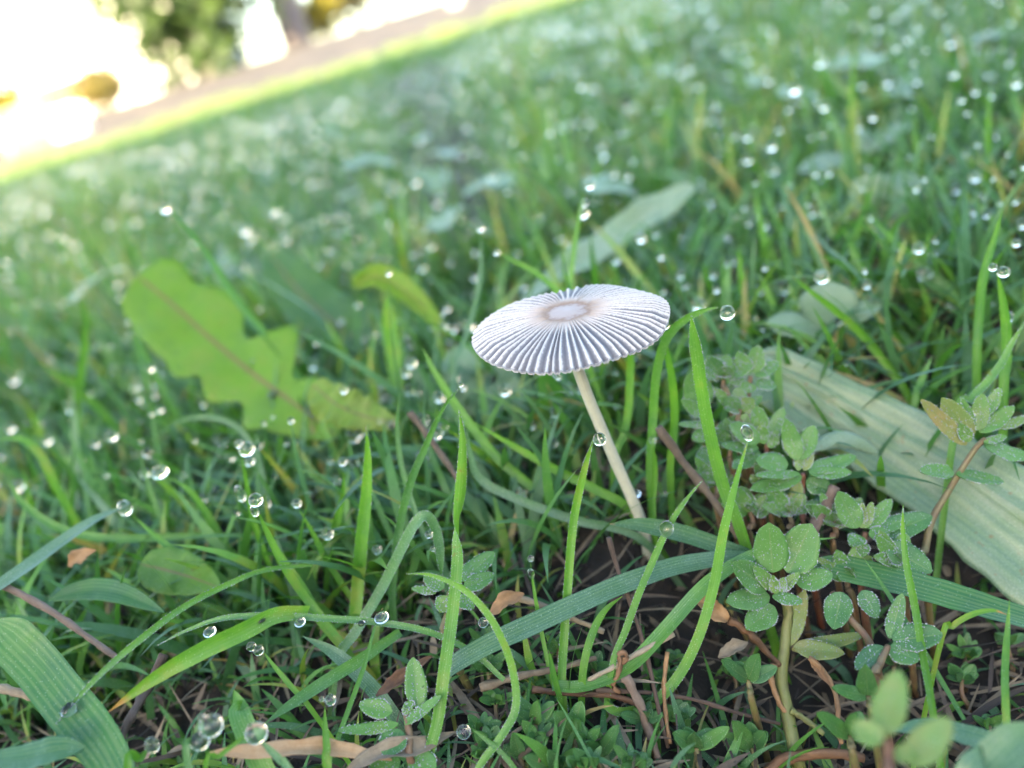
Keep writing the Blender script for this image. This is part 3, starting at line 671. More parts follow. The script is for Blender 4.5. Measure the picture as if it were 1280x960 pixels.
drop('bright oval dew drop on the pale blade above the brown litter', 156, 635, 111.5, 9, 0.9, 1.2)
blade('blade with dew drop standing between the sword blade and the left leaning blade', [(430, 590, 108), (428, 620, 108), (420, 655, 107.5), (405, 690, 106.5), (390, 722, 105)], 13, 0.36, 0.0)
drop('small dew drop on the blade left of the sword shaped blade', 428, 577, 107.8, 5.5)
blade('narrow blade sloping with two drops left of the sword blade', [(374, 637, 103), (390, 665, 102.5), (408, 700, 101.5), (430, 735, 100), (455, 770, 98)], 11, 0.36, 0.0)
drop('pale dew drop on the tip of the narrow sloping blade', 371, 629, 102.8, 6)
drop('clear dew drop midway on the narrow sloping blade', 409, 667, 101.5, 8)
drop('dull dew drop hanging beside the sword shaped blade', 471, 687, 98, 6)
drop('sunken bright dew bead near the stem behind litter', 793, 618, 99, 6, 1.4, 0.8)
drop('second sunken dew bead near the stem', 830, 617, 99, 4)
# -- lower left
blade('long thin horizontal blade beaded with hanging drops', [(198, 806, 82), (230, 790, 82), (275, 774, 82), (330, 770, 82), (400, 773, 81.5), (470, 778, 81), (535, 790, 80), (590, 815, 79), (630, 850, 77)], 11, 0.5, 0.2, fold=0.5, root=False, n=44, beads=4)
for x_, y_, r_, lab in ((325, 775, 8, 'hanging dew drop under the long horizontal blade near the orange tip leaf'), (375, 778, 6, 'flat dew bead under the middle of the long horizontal blade'), (477, 772, 8, 'dew drop caught where the thin stalk crosses the long horizontal blade'), (452, 779, 4, 'tiny dew bead under the long horizontal blade beside the crossing'), (262, 790, 7, 'dew bead on the far end of the long horizontal blade')):
    drop(lab, x_, y_, 80.6, r_, 1.15, 0.85)
blade('broad green blade with an orange pointed tip', [(134, 891, 73), (165, 866, 74), (205, 838, 75.5), (255, 810, 77), (305, 787, 79), (345, 768, 81), (385, 765, 83)], 31, 0.3, 0.08, M_YTIP, up=0.2, fold=0.5, root=False, n=36, tipp=0.55)
blade('thin diagonal blade pointing down to a crescent drop', [(70, 905, 73), (92, 878, 74.5), (130, 838, 77), (180, 795, 80), (230, 758, 84), (280, 732, 88), (330, 712, 92), (390, 705, 95)], 11, 0.45, 0.15, fold=0.5, root=False, n=40, beads=4)
drop('crescent shaped dew drop under the thin diagonal blade tip', 86, 887, 73.5, 9, 1.1, 0.9)
blade('broad blue green blade lying bent at the lower corner', [(-12, 775, 82), (15, 800, 80.5), (45, 830, 79), (85, 880, 75), (125, 930, 70), (150, 975, 66)], 64, 0.7, 0.05, M_WIDE, up=0.3, fold=0.12, root=False, n=30, tipp=0.2)
blade('short leaf blade pointing up beside the orange chip', [(292, 862, 75), (300, 885, 73.5), (310, 920, 70)], 32, 0.42, 0.05, M_WIDE, root=True, tipp=0.7)
blade('grass tip under a large pair of drops near the orange chip', [(248, 900, 66), (243, 925, 65), (236, 965, 63)], 12, 0.62, 0.25)
drop('largest clear dew drop above the dark soil by the orange chip', 264, 907, 65, 14.5)
drop('dew drop merged below the largest clear drop', 250, 926, 65, 12)
drop('small bead on top of the largest clear drop', 252, 897, 65.3, 5)
blade('pale grass tip bent under a big drop over the orange chip', [(322, 922, 66), (335, 935, 65), (352, 952, 64), (370, 975, 62)], 12, 0.6, 0.25)
blade('thin blade meeting the big drop over the orange chip', [(318, 912, 66.5), (300, 925, 65.8), (275, 945, 65), (255, 972, 64)], 8, 0.4, 0.0)
drop('big round dew drop resting above the orange chip', 320.5, 916, 65.5, 14)
blade('blade tip rising to an egg shaped drop by the dark twig', [(186, 935, 68), (176, 948, 67), (160, 975, 65)], 12, 0.38, 0.0)
drop('egg shaped dew drop on the blade by the dark twig', 190, 931, 67.5, 9, 0.95, 1.25)
blade('small upright sheath blade carrying a round drop', [(406, 882, 72), (406, 905, 71), (408, 935, 69), (411, 970, 67)], 13, 0.36, 0.02, tipp=0.6)
drop('round dew drop on the small upright sheath blade', 413, 875, 71.5, 7)
drop('tiny dew bead beside the round drop on the sheath blade', 402, 874, 71.5, 3.5)
blade('thin stalk like blade rising to the long horizontal blade', [(478, 760, 82), (468, 785, 81), (456, 830, 78), (438, 880, 74.5), (420, 930, 71), (412, 960, 69)], 8, 0.45, 0.05, M_BTIP)
blade('blade slanting up to twin drops above the black soil', [(327, 812, 83), (345, 835, 81), (368, 862, 79), (392, 890, 77)], 9, 0.36, 0.0)
drop('upper of the twin drops above the black soil', 314, 808, 82.5, 6)
drop('lower of the twin drops above the black soil', 323, 813, 82.3, 6.5)
blade('wide blue green blade crossing behind the crossing stalk', [(378, 795, 88), (415, 815, 86), (450, 845, 83), (485, 885, 79)], 22, 0.85, 0.2, M_WIDE, up=0.3)
blade('pale green blade lying low from the big drop to the stalk', [(330, 905, 74), (365, 880, 76), (410, 850, 79), (450, 825, 82), (500, 790, 86)], 20, 0.55, 0.15, up=0.4, root=False)
blade('bright thick blade falling into the black soil', [(352, 690, 100), (375, 730, 97), (400, 775, 93), (432, 815, 89)], 17, 0.33, 0.0)
blade('short curved blade with a drop near the speckled blade foot', [(586, 908, 71), (605, 922, 70), (628, 942, 68.5), (650, 970, 67)], 9, 0.55, 0.1)
drop('round dew drop on the short curved blade by the speckled blade', 579.5, 915, 70.6, 9)
drop('clear dew drop on the striped blade under the yellow green arch', 604, 778, 79, 6.5)
# -- left mid, blurred
blade('blade leaning across the lime green leaf', [(206, 256, 185), (232, 285, 182), (262, 325, 178), (295, 375, 172), (332, 420, 166), (370, 470, 160)], 15, 0.42, 0.0)
drop('bright dew drop at the top of the blade over the lime leaf', 207, 261, 184, 6)
blade('dark upright blade left of the lime leaf', [(104, 365, 190), (106, 420, 188), (99, 480, 184), (94, 540, 180)], 14, 0.42, 0.0)
blade('soft bluish upright blade in the dark hollow', [(90, 480, 170), (94, 540, 168), (95, 600, 166), (92, 650, 162)], 17, 0.85, 0.3)
blade('long low curving blade across the left litter', [(5, 590, 125), (30, 630, 123), (75, 660, 121), (130, 672, 119), (200, 672, 118), (270, 668, 118)], 13, 0.55, 0.05, root=False)
blade('pale wide blade lying from the litter up to the oval drop', [(160, 632, 113), (120, 650, 110), (75, 680, 106), (30, 712, 101), (-20, 745, 96)], 22, 0.9, 0.3, M_WIDE, up=0.4, root=False)
blade('yellowish blade arching at the left border', [(-5, 550, 140), (25, 550, 139), (50, 570, 138), (70, 610, 136)], 15, 0.3, 0.0)
blade('pale arched blade bending over the hollow', [(190, 555, 140), (215, 530, 141), (255, 520, 141), (295, 532, 140), (320, 570, 137), (325, 610, 133)], 11, 0.85, 0.2)
blade('bluish blade standing in front of the lime leaf tip', [(318, 540, 128), (325, 590, 126), (335, 640, 123), (360, 690, 118)], 16, 0.9, 0.25)
blade('thick bright blade standing behind the lime leaf', [(483, 368, 165), (487, 405, 164), (493, 450, 162), (500, 500, 158)], 24, 0.3, 0.0, tipp=0.25)
blade('thin pale stalk blade rising left of the cap', [(601, 286, 150), (602, 325, 149), (597, 370, 147), (583, 420, 144), (567, 470, 140)], 9, 0.9, 0.15)
drop('small dew bead at the tip of the thin pale stalk blade', 601, 285, 150, 4.5)
blade('blade reaching out toward the cap from upper left', [(617, 314, 140), (645, 328, 139), (675, 345, 137), (700, 370, 134), (715, 400, 130)], 10, 0.36, 0.0)
drop('dew bead on the blade reaching out toward the cap', 621, 315, 139.5, 4)
blade('blade standing directly behind the cap with two drops', [(731, 238, 150), (724, 270, 150), (718, 310, 149), (713, 360, 146), (711, 420, 140)], 10, 0.40, 0.05)
drop('upper dew drop on the blade directly behind the cap', 737, 232, 150, 5)
drop('lower bright dew drop on the blade directly behind the cap', 731, 265, 149, 6.5, 0.8, 1.3, 0.5)
# -- right, blurred
blade('brown tipped blade arching above the clover leaflets', [(989, 345, 122), (1015, 365, 121), (1045, 388, 120), (1080, 420, 118), (1112, 460, 115), (1138, 500, 111)], 14, 0.38, 0.0, M_BTIP)
blade('thin blade below the brown tipped arching blade', [(980, 405, 122), (1010, 435, 120), (1045, 465, 117), (1075, 490, 114)], 11, 0.5, 0.05)
blade('tall pointed blade at the right side with a keel', [(1253, 264, 112), (1243, 300, 112), (1230, 345, 111.5), (1224, 400, 110.5), (1221, 460, 108)], 14, 0.42, 0.0, fold=0.6)
blade('bright blade with two drops beside the tall keeled blade', [(1246, 338, 103), (1253, 370, 103), (1258, 410, 102.5), (1258, 450, 101.5), (1254, 500, 99)], 15, 0.36, 0.02, fold=0.6)
drop('dew drop resting on the tall keeled blade', 1241, 334, 102.5, 5)
drop('round dew drop on the bright blade beside the keeled blade', 1254.5, 340, 102, 7)
blade('drop covered blade spike slanting from the leafy plant at the right', [(1284, 398, 98), (1268, 425, 98), (1252, 455, 97), (1235, 478, 96), (1214, 500, 95), (1195, 530, 93)], 13, 0.4, 0.1, M_SPOT, fold=0.5, beads=6)
blade('pale long blade running down to a big drop above the broad leaf', [(1088, 270, 140), (1115, 298, 138), (1145, 325, 136), (1180, 355, 133), (1213, 388, 129)], 13, 0.5, 0.12, root=False)
drop('round dew drop at the end of the pale long blade', 1208, 393, 125, 8)
drop('hanging dew drop midway under the pale long blade', 1154, 342, 132, 9, 1.15, 0.9)
blade('bright blade standing under the pale long blade', [(1150, 350, 132), (1160, 385, 131), (1170, 420, 129), (1174, 465, 126)], 16, 0.35, 0.0)
blade('thin tall blade far behind the clover', [(1142, 140, 200), (1145, 180, 199), (1155, 220, 197), (1168, 255, 193), (1172, 330, 180)], 12, 0.4, 0.05)
blade('wide bright blade bending near the right border', [(1215, 250, 165), (1205, 270, 164), (1188, 300, 161), (1175, 340, 156)], 20, 0.35, 0.0)
blade('soft pale arching blade at the right border', [(1290, 140, 200), (1255, 160, 199), (1220, 182, 196), (1195, 210, 190), (1185, 240, 182)], 17, 0.9, 0.25)
blade('mid green blade beside the round clover leaflet', [(1053, 283, 150), (1070, 320, 147), (1085, 350, 144), (1105, 390, 138), (1140, 430, 131)], 19, 0.42, 0.0)
blade('pale grass blade standing right behind the large hanging drop', [(914, 322, 140), (908, 355, 139), (910, 395, 137), (922, 440, 132)], 17, 0.6, 0.2)
blade('bright blade leaning over the broad pale leaf', [(1165, 445, 108), (1158, 462, 107.5), (1150, 480, 107), (1143, 510, 105)], 10, 0.45, 0.1)
# -- lower right
blade('thin upright blade in front of the broad pale leaf', [(1129, 631, 77), (1129, 660, 76.5), (1134, 705, 74.5), (1145, 760, 71), (1155, 820, 67), (1168, 895, 61)], 13, 0.36, 0.0, fold=0.5, beads=4)
blade('thin leaning blade crossing behind the upright blade', [(1080, 698, 80), (1105, 735, 77), (1140, 790, 72), (1170, 840, 68), (1205, 900, 63)], 9, 0.5, 0.05, root=False)
blade('short straight blade near the right lower edge', [(1262, 750, 67), (1259, 790, 65.5), (1256, 840, 62.5), (1258, 910, 58)], 11, 0.38, 0.0)
blade('dark wide blade lying beneath the broad pale leaf', [(1010, 702, 84), (1070, 715, 81), (1140, 732, 77), (1210, 752, 73), (1310, 782, 68)], 46, 0.72, 0.02, M_WIDE, up=0.6, fold=0.15, root=False, n=30, tipp=0.2)
blade('curled blade with dry brown end over the dark wide blade', [(1258, 768, 68), (1240, 763, 68.5), (1215, 768, 69), (1190, 783, 69), (1175, 805, 68)], 9, 0.28, 0.0, M_YTIP)
blade('second dark wide blade low in the shadowed corner', [(1110, 915, 58), (1160, 912, 57.5), (1220, 925, 56), (1300, 950, 53)], 36, 0.85, 0.08, M_WIDE, up=0.5, root=False)
blade('out of focus blue green blade at the lower right corner', [(1300, 905, 48), (1270, 930, 47.5), (1240, 960, 47), (1215, 1000, 46)], 60, 0.85, 0.15, M_WIDE, up=0.2, root=True, tipp=0.3)
blade('short pointed leaf blade in the shadow below the herb', [(930, 893, 70), (922, 925, 68), (905, 970, 66)], 18, 0.55, 0.1, tipp=0.8)

# -- broad pale withering leaf
def bigleaf(label, name, pts, wpx, mat, tint, bloom, up, fold=0.1, wave=0.05, prof=None, n=40, cross=13, wavef=5, curl=0.0, jag=0.0, twist=0.0, cat='leaf', thick=0.00018, jagf=22):
    p = [S(*q) for q in pts]
    w = wpx * 0.5 * pxw(p[len(p) // 2])
    pr = prof or (lambda t: math.sin(math.pi * min(1, max(0, t)) ** 0.75) ** 0.6)
    me = strip(p, lambda t: max(0.0001, w * pr(t)), n, up=up, twist=lambda t: twist, fold=fold, cross=cross, wave=wave, wavef=wavef, tint=(tint, bloom, 0, 1), curl=curl, jag=jag, thick=thick, jagf=jagf)
    base = p[-1].copy(); me.transform(Matrix.Translation(-base))
    o = link(name, me, mat); o.location = base
    tag(o, label, cat); return o
bp = bigleaf('broad pale withering leaf with lengthwise ribs lying beside the small herbs', 'withered_leaf', [(930, 455, 118), (985, 482, 114), (1050, 520, 108), (1120, 560, 101.5), (1190, 605, 95), (1260, 655, 88.5), (1340, 715, 82), (1430, 785, 76), (1520, 850, 71)], 132, M_PALE, 0.72, 0.10, 0.25, fold=0.16, wave=0.02, wavef=2.2, prof=lambda t: (0.62 + 0.62 * min(t, 0.75)) * math.sqrt(max(0.0, 1 - max(0, (t - 0.78) / 0.22) ** 2)) if t > 0.05 else 0.64 * (t / 0.05) ** 0.5 + 0.01, n=60, cross=25, jag=0.06)
me = bp.data  # lengthwise ribs as real relief
for i, v in enumerate(me.vertices):
    j = i % 25; k = (i // 25) % 60
    s = j / 24 * 2 - 1
    v.co += Vector((0, -0.25, 1)).normalized() * (0.00022 * math.sin(s * 8.1 + 0.6 + 0.02 * k) + 0.0008 * math.exp(-((s + 0.28) / 0.10) ** 2) - 0.0004 * math.exp(-((s - 0.35) / 0.14) ** 2) + 0.0006 * mnoise.noise((s * 2.2, k * 0.12, 2)))
me.update()
bigleaf('small curled pale flake of dead leaf on the broad pale leaf', 'leaf_flake', [(1098, 566, 99), (1070, 552, 99.5), (1045, 548, 100), (1025, 556, 99.5), (1005, 565, 99)], 22, M_PALE, 0.75, 0.2, 0.3, curl=-0.3, n=20, cross=7, jag=0.15)
# -- blurred leaves of the lawn weeds
bigleaf('large lime green dock leaf with reddish midrib standing in blurred grass', 'dock_leaf', [(172, 345, 190), (215, 380, 182), (265, 425, 172), (320, 470, 161), (375, 510, 150), (420, 545, 140)], 104, M_DOCK, 0.5, 0.06, 0.05, fold=0.12, wave=0.10, prof=lambda t: (0.75 + 0.28 * math.sin(t * 3.1)) * min(1, (t / 0.05 + 0.15)) * (1 - max(0, t - 0.72) * 2.8), n=70, wavef=4, jag=0.75, jagf=9)
bigleaf('dull green leaf with brown midrib behind the lime leaf', 'dock_leaf', [(335, 315, 245), (375, 365, 228), (425, 410, 212), (490, 450, 196), (560, 470, 184)], 75, M_DOCK, 0.95, 0.15, 0.2, fold=0.2, wave=0.12, wavef=3)
bigleaf('small bright folded leaf between the lime leaf and the cap', 'dock_leaf', [(440, 358, 175), (470, 346, 176), (500, 360, 173), (530, 385, 168), (560, 420, 160)], 32, M_DOCK, 0.35, 0.0, 0.3, fold=0.5, wave=0.1)
bigleaf('lobed yellow green leaf low behind the sword shaped blade', 'dock_leaf', [(390, 480, 140), (420, 505, 136), (455, 520, 133), (500, 530, 130)], 55, M_DOCK, 0.3, 0.1, 0.4, wave=0.25, wavef=5, jag=0.25)
bigleaf('downy pale lance shaped leaf rising behind the cap', 'lance_leaf', [(868, 232, 205), (830, 255, 202), (790, 283, 197), (745, 312, 190), (695, 345, 180), (650, 380, 168)], 42, M_GREY, 0.3, 0.3, 0.3, fold=0.4, wave=0.3, wavef=2.5, jag=0.3, jagf=8)
bigleaf('wide grey green downy leaf under the left half of the cap', 'lance_leaf', [(560, 440, 160), (595, 470, 153), (625, 505, 146), (650, 540, 138)], 85, M_GREY, 0.5, 0.0, 0.3, wave=0.1)
bigleaf('round yellow green leaf lying in the left litter', 'dock_leaf', [(175, 705, 108), (205, 712, 107), (240, 722, 105), (275, 735, 102)], 60, M_DOCK, 0.7, 0.15, 0.3, wave=0.06)
bigleaf('dark blue green leaf flat under the left litter', 'lance_leaf', [(60, 750, 101), (105, 738, 102), (150, 742, 100), (205, 765, 97)], 30, M_WIDE, 0.75, 0.0, 0.4, fold=0.3, prof=lambda t: max(0.02, 4 * t * (1 - t)) ** 0.8)
bigleaf('downy blue leaf lying flat at the lower left corner', 'lance_leaf', [(105, 935, 68), (70, 938, 68), (30, 948, 68), (-30, 950, 69)], 38, M_WIDE, 0.85, 0.0, 0.6, fold=0.25, prof=lambda t: max(0.02, 4 * t * (1 - t)) ** 0.7)
bigleaf('pale wide leaf near the upper right border', 'lance_leaf', [(1225, 62, 300), (1255, 60, 298), (1290, 66, 290), (1330, 75, 280)], 50, M_GREY, 0.5, 0.15, 0.5)
bigleaf('golden dead leaf standing in the blurred grass at the right', 'dead_leaf', [(1240, 100, 270), (1230, 120, 265), (1222, 138, 258)], 16, M_RUST, 0.8, 0, 0.1, curl=0.4)
bigleaf('pale leaf rib lying right of the clover', 'lance_leaf', [(1205, 278, 160), (1240, 272, 160), (1280, 276, 158), (1320, 285, 155)], 14, M_GREY, 0.1, 0.3, 0.5)

# -- clover
def clover(label, leaflets, stalk, tint=0.5, group=None):
    b = P(*stalk[-1]); b.z = 0
    e = empty('clover', b); tag(e, label, 'clover', group)
    for (bx, by, bY, tx, ty, tY, wpx, up) in leaflets:
        a = P(bx, by, bY); t = P(tx, ty, tY); mid = a.lerp(t, 0.5) + Vector((0, -0.0006, 0.0008))
        w = wpx * 0.5 * pxw(mid)
        me = strip([a, mid, t], lambda s: max(0.0001, w * math.sin(math.pi * min(0.995, 0.02 + s ** 1.25)) ** 0.55), 16, up=up, fold=0.12, cross=9, wave=0.03, tint=(tint + random.uniform(-.2, .2), 0.12, 0, 1), thick=0.00012)
        rebase(link('leaflet', me, M_CLOVER), e)
    p = [P(*q) for q in stalk]; p.append(Vector((p[-1].x, p[-1].y + 0.002, -0.001)))
    rebase(link('stalk', tube(p, lambda t: 0.0006, 14, 8, (0.7, 0, 0, 1)), M_GSTALK), e)
    return e
clover('pale clover with one upright round leaflet under the brown tipped blade', [(1032, 418, 127, 1036, 352, 128, 70, 0.1), (1032, 418, 127, 958, 405, 127, 40, 0.5), (1034, 417, 127, 1104, 376, 127, 26, 0.3)], [(1033, 417, 127), (1042, 440, 126), (1055, 465, 124), (1068, 490, 120)], 0.7)
clover('large pale clover behind the long blade with the big drop', [(1110, 275, 178, 1068, 225, 182, 55, 0.2), (1112, 275, 178, 1130, 215, 184, 60, 0.3), (1112, 276, 178, 1165, 310, 172, 55, 0.3)], [(1112, 276, 178), (1115, 310, 172), (1120, 350, 162)], 0.6)
clover('bluish clover with dew on its leaflets near the upper right grass', [(1075, 195, 225, 998, 215, 222, 34, 0.6), (1075, 195, 225, 1070, 165, 232, 26, 0.6), (1076, 195, 225, 1140, 152, 230, 26, 0.6)], [(1076, 195, 225), (1080, 230, 215), (1085, 260, 205)], 0.9)
clover('grey clover folded at the right border', [(1220, 215, 195, 1175, 235, 195, 42, 0.5), (1220, 215, 195, 1260, 235, 190, 50, 0.5), (1220, 215, 195, 1225, 180, 200, 40, 0.3)], [(1220, 215, 195), (1222, 250, 186), (1224, 280, 178)], 0.8)

# -- small herbs
def obov(s, k):
    q = 2 * min(1, s ** (k * 1.15)) - 1
    return math.sqrt(max(0.0, 1 - abs(q) ** 2.15))
def herb(label, stem, leaves, stalk_t=0.4, tint=0.45, beads=True, sr=0.00045, group=None, mat=None, root=True):
    """stem: (x,y,Y) from top to base; leaves: (bx,by,bY, tx,ty,tY, width px, up, tint offset[, shape])"""
    sp = [P(*q) for q in stem]
    if root:
        b0 = sp[-1]; zt = terrain(b0.x + 0.0005, b0.y + 0.001); sp.append(Vector((b0.x + 0.0005, b0.y + 0.001, zt - 0.001)) if b0.z > zt + 0.001 else b0 - Vector((0, 0, 0.002)))
    e = empty('herb', Vector((sp[-1].x, sp[-1].y, terrain(sp[-1].x, sp[-1].y)))); tag(e, label, 'herb', group)
    rebase(link('stem', tube(sp, lambda t: sr * (0.8 + 0.4 * t), 22, 10, (stalk_t, 0, 0, 1), bump=0.2), M_STALK), e)
    for lf in leaves:
        bx, by, bY, tx, ty, tY, wpx, up, dt = lf[:9]
        k = lf[9] if len(lf) > 9 else 0.95
        a = S(bx, by, bY); t = S(tx, ty, tY); ln = (t - a).length
        nn = ((EYE - a).normalized() * (1 - up) + Vector((0, 0, 1)) * up).normalized()
        mid = a.lerp(t, 0.5) - nn * ln * random.uniform(0.02, 0.08)
        w = wpx * 0.5 * pxw(mid)
        me = strip([a, a.lerp(mid, 0.55), mid, t], lambda s: max(0.00012, w * obov(s, k)), 16, up=up, fold=random.uniform(0.02, 0.16), curl=random.uniform(0, 0.15), cross=9, wave=0.03, wavef=2, tint=(min(1, max(0, tint + dt + random.uniform(-.06, .06))), 0.08, 0, 1), thick=0.00022)
        l = rebase(link('leaf', me, mat or M_LEAF), e)
        if beads:
            mg = [me.vertices[i * 9 + j].co.copy() for i in range(2, 16) for j in (0, 8)]
            bp_ = []
            for i in range(len(mg) - 2):
                for q in range(4):
                    if random.random() < 0.45: bp_.append(mg[i].lerp(mg[i + 2], random.random()) + Vector([random.uniform(-1, 1) * 6e-5 for _ in range(3)]))
            for q in range(26):
                i = random.randrange(3, 14); j = random.randrange(1, 7)
                bp_.append(me.vertices[i * 9 + j].co.lerp(me.vertices[(i + 1) * 9 + j + 1].co, random.random()) + nn * 4e-5)
            d_ = link('dew', bead_mesh(bp_, 8.5e-5), M_BEAD); kind(d_, 'stuff'); d_.parent = l
    return e
herb('leafy herb with yellow stem and two big rounded upper leaves', [(972, 728, 81), (985, 760, 80), (982, 800, 78.5), (977, 845, 76), (984, 890, 72.5), (996, 948, 68.5)], [
    (966, 716, 80.5, 961, 654, 82, 44, 0.1, 0.0), (985, 716, 80.5, 1014, 655, 82, 50, 0.1, 0.0), (960, 735, 80, 915, 703, 80, 36, 0.3, 0.1), (962, 745, 79.5, 908, 752, 79, 30, 0.35, 0.12),
    (968, 758, 79, 933, 786, 77.5, 34, 0.3, 0.12), (995, 728, 80, 1041, 718, 79, 30, 0.4, 0.05), (970, 738, 79.5, 942, 708, 80.5, 17, 0.1, -0.1), (975, 738, 79, 999, 716, 79, 14, 0.2, -0.08),
    (970, 742, 78.5, 966, 720, 79, 13, 0.1, -0.12), (975, 740, 78.5, 980, 722, 79, 12, 0.1, -0.12), (966, 745, 78.5, 1003, 752, 77.5, 18, 0.6, 0.05),
    (984, 808, 78, 1006, 738, 80, 24, 0.1, -0.22), (990, 812, 77.5, 1080, 793, 76, 20, 0.5, -0.24), (992, 808, 77.3, 1055, 816, 74.5, 26, 0.5, -0.24)], 0.75, 0.5, sr=0.00075)
herb('frosted herb rosette on a red stalk before the broad pale leaf', [(1004, 592, 93), (1003, 610, 93), (1004, 635, 92), (1006, 665, 90)], [
    (997, 575, 93, 982, 524, 95, 24, 0.1, 0.0), (999, 574, 93, 1018, 532, 95, 25, 0.1, -0.05), (998, 588, 92.5, 1000, 560, 94, 12, 0.1, -0.15), (1005, 588, 92.5, 1016, 562, 93.5, 12, 0.1, -0.15),
    (1000, 592, 92, 945, 594, 92, 15, 0.7, 0.1), (1012, 591, 92, 1064, 590, 91, 20, 0.6, 0.08), (1010, 588, 92.5, 1070, 570, 93, 24, 0.6, 0.08), (1002, 595, 92.5, 938, 612, 92, 24, 0.5, 0.12), (1008, 600, 93, 1038, 612, 91, 28, 0.4, 0.2),
    (985, 580, 93.5, 945, 575, 94, 28, 0.4, 0.12)], 0.1, 0.45)
herb('herb with upright leaves between the rosette and the stiff blade', [(960, 545, 98), (958, 570, 97.5), (955, 610, 96), (954, 650, 94)], [
    (952, 540, 98, 946, 508, 99, 22, 0.1, 0.0), (958, 550, 97.5, 980, 510, 99, 20, 0.2, 0.05), (955, 555, 97, 952, 528, 97.5, 16, 0.1, -0.05), (950, 552, 97, 912, 530, 98, 26, 0.3, 0.05), (948, 560, 97, 902, 556, 97, 18, 0.5, 0.1), (962, 560, 97, 972, 538, 97.5, 14, 0.2, -0.05), (950, 565, 97, 916, 585, 95, 24, 0.4, 0.15)], 0.2, 0.5)
herb('grey green herb cluster just right of the stiff blade top', [(938, 470, 104), (935, 500, 103), (934, 540, 101), (935, 580, 99)], [
    (936, 468, 104, 922, 440, 105, 20, 0.2, 0.05), (942, 466, 104, 948, 432, 105, 24, 0.1, 0.05), (945, 470, 103.5, 972, 452, 104, 20, 0.4, 0.1), (930, 478, 103.5, 908, 468, 104, 18, 0.4, 0.05), (940, 480, 103, 930, 490, 102, 22, 0.5, 0.0), (945, 480, 103, 970, 482, 103, 18, 0.5, 0.1), (925, 482, 103.5, 902, 500, 103, 20, 0.4, 0.1)], 0.3, 0.5)
herb('round leaved herb half hidden behind the stiff blade', [(880, 505, 102), (885, 530, 101), (895, 560, 99), (905, 600, 97)], [
    (878, 510, 102, 866, 462, 103, 38, 0.1, 0.1), (882, 520, 101.5, 852, 500, 102, 18, 0.3, 0.05), (885, 530, 101, 848, 530, 101, 12, 0.6, 0.05), (890, 540, 100.5, 865, 548, 100, 22, 0.4, 0.05), (895, 545, 100, 925, 520, 101, 20, 0.4, 0.1), (893, 560, 99.5, 870, 578, 98, 22, 0.4, 0.2)], 0.3, 0.5)
herb('herb with pale frosted cupped leaves leaning on the broad pale leaf', [(1082, 665, 85), (1078, 690, 84), (1076, 720, 82), (1080, 760, 79)], [
    (1072, 660, 85, 1048, 615, 87, 30, 0.2, 0.08), (1077, 660, 85, 1078, 629, 86, 12, 0.1, -0.1), (1081, 660, 85, 1090, 628, 86, 13, 0.1, -0.08), (1085, 660, 85, 1114, 624, 86.5, 20, 0.3, 0.0), (1090, 662, 84.5, 1143, 645, 85, 22, 0.5, 0.1), (1086, 668, 84, 1112, 664, 83, 20, 0.6, 0.05), (1076, 670, 84, 1064, 682, 82.5, 22, 0.5, 0.05), (1095, 668, 84, 1165, 645, 84, 34, 0.4, 0.25), (1080, 678, 83.5, 1078, 695, 82, 16, 0.5, 0.1)], 0.15, 0.5)
herb('tall herb with slanting brown stem standing over the broad pale leaf', [(1232, 548, 89), (1218, 562, 89), (1200, 590, 88.5), (1182, 620, 88), (1165, 650, 86.5), (1157, 685, 84.5), (1156, 705, 83)], [
    (1222, 538, 89, 1228, 492, 90.5, 22, 0.1, 0.0), (1225, 540, 89, 1268, 508, 90, 20, 0.2, -0.02), (1218, 535, 89, 1202, 498, 90.5, 12, 0.1, 0.0), (1214, 548, 88.5, 1178, 498, 90, 30, 0.2, -0.25), (1208, 556, 88.3, 1152, 500, 90, 20, 0.2, -0.32), (1230, 553, 88.5, 1258, 545, 88, 12, 0.6, 0.0), (1232, 557, 88, 1290, 572, 86.5, 24, 0.6, 0.12), (1212, 552, 88, 1200, 530, 88.5, 16, 0.1, -0.1), (1230, 520, 90, 1250, 485, 91, 16, 0.1, 0.02), (1192, 590, 88, 1150, 588, 88, 22, 0.5, 0.1), (1196, 592, 88, 1255, 602, 87, 20, 0.6, 0.15), (1245, 535, 90, 1290, 520, 90, 14, 0.5, -0.05)], 0.45, 0.45)
herb('trailing herb with dark three part leaves in the shade under the wide blade', [(1110, 808, 69), (1100, 830, 67), (1095, 860, 65)], [
    (1112, 798, 70, 1128, 742, 72, 20, 0.2, 0.22), (1116, 800, 69.5, 1178, 792, 68, 36, 0.4, 0.25), (1112, 808, 69, 1148, 826, 66.5, 30, 0.6, 0.25), (1104, 808, 69, 1070, 836, 67, 26, 0.5, 0.28)], 0.4, 0.5)
herb('dark rounded leaves under the yellow stemmed herb', [(1040, 740, 79), (1060, 770, 76), (1085, 800, 73), (1098, 840, 69)], [
    (1052, 740, 78, 1042, 786, 75, 34, 0.3, 0.25), (1078, 738, 77, 1096, 772, 74, 24, 0.4, 0.25), (1070, 690, 81, 1105, 722, 78, 0, 0, 0)][:2] + [(1108, 680, 82, 1165, 715, 78, 36, 0.4, 0.28)], 0.3, 0.5)
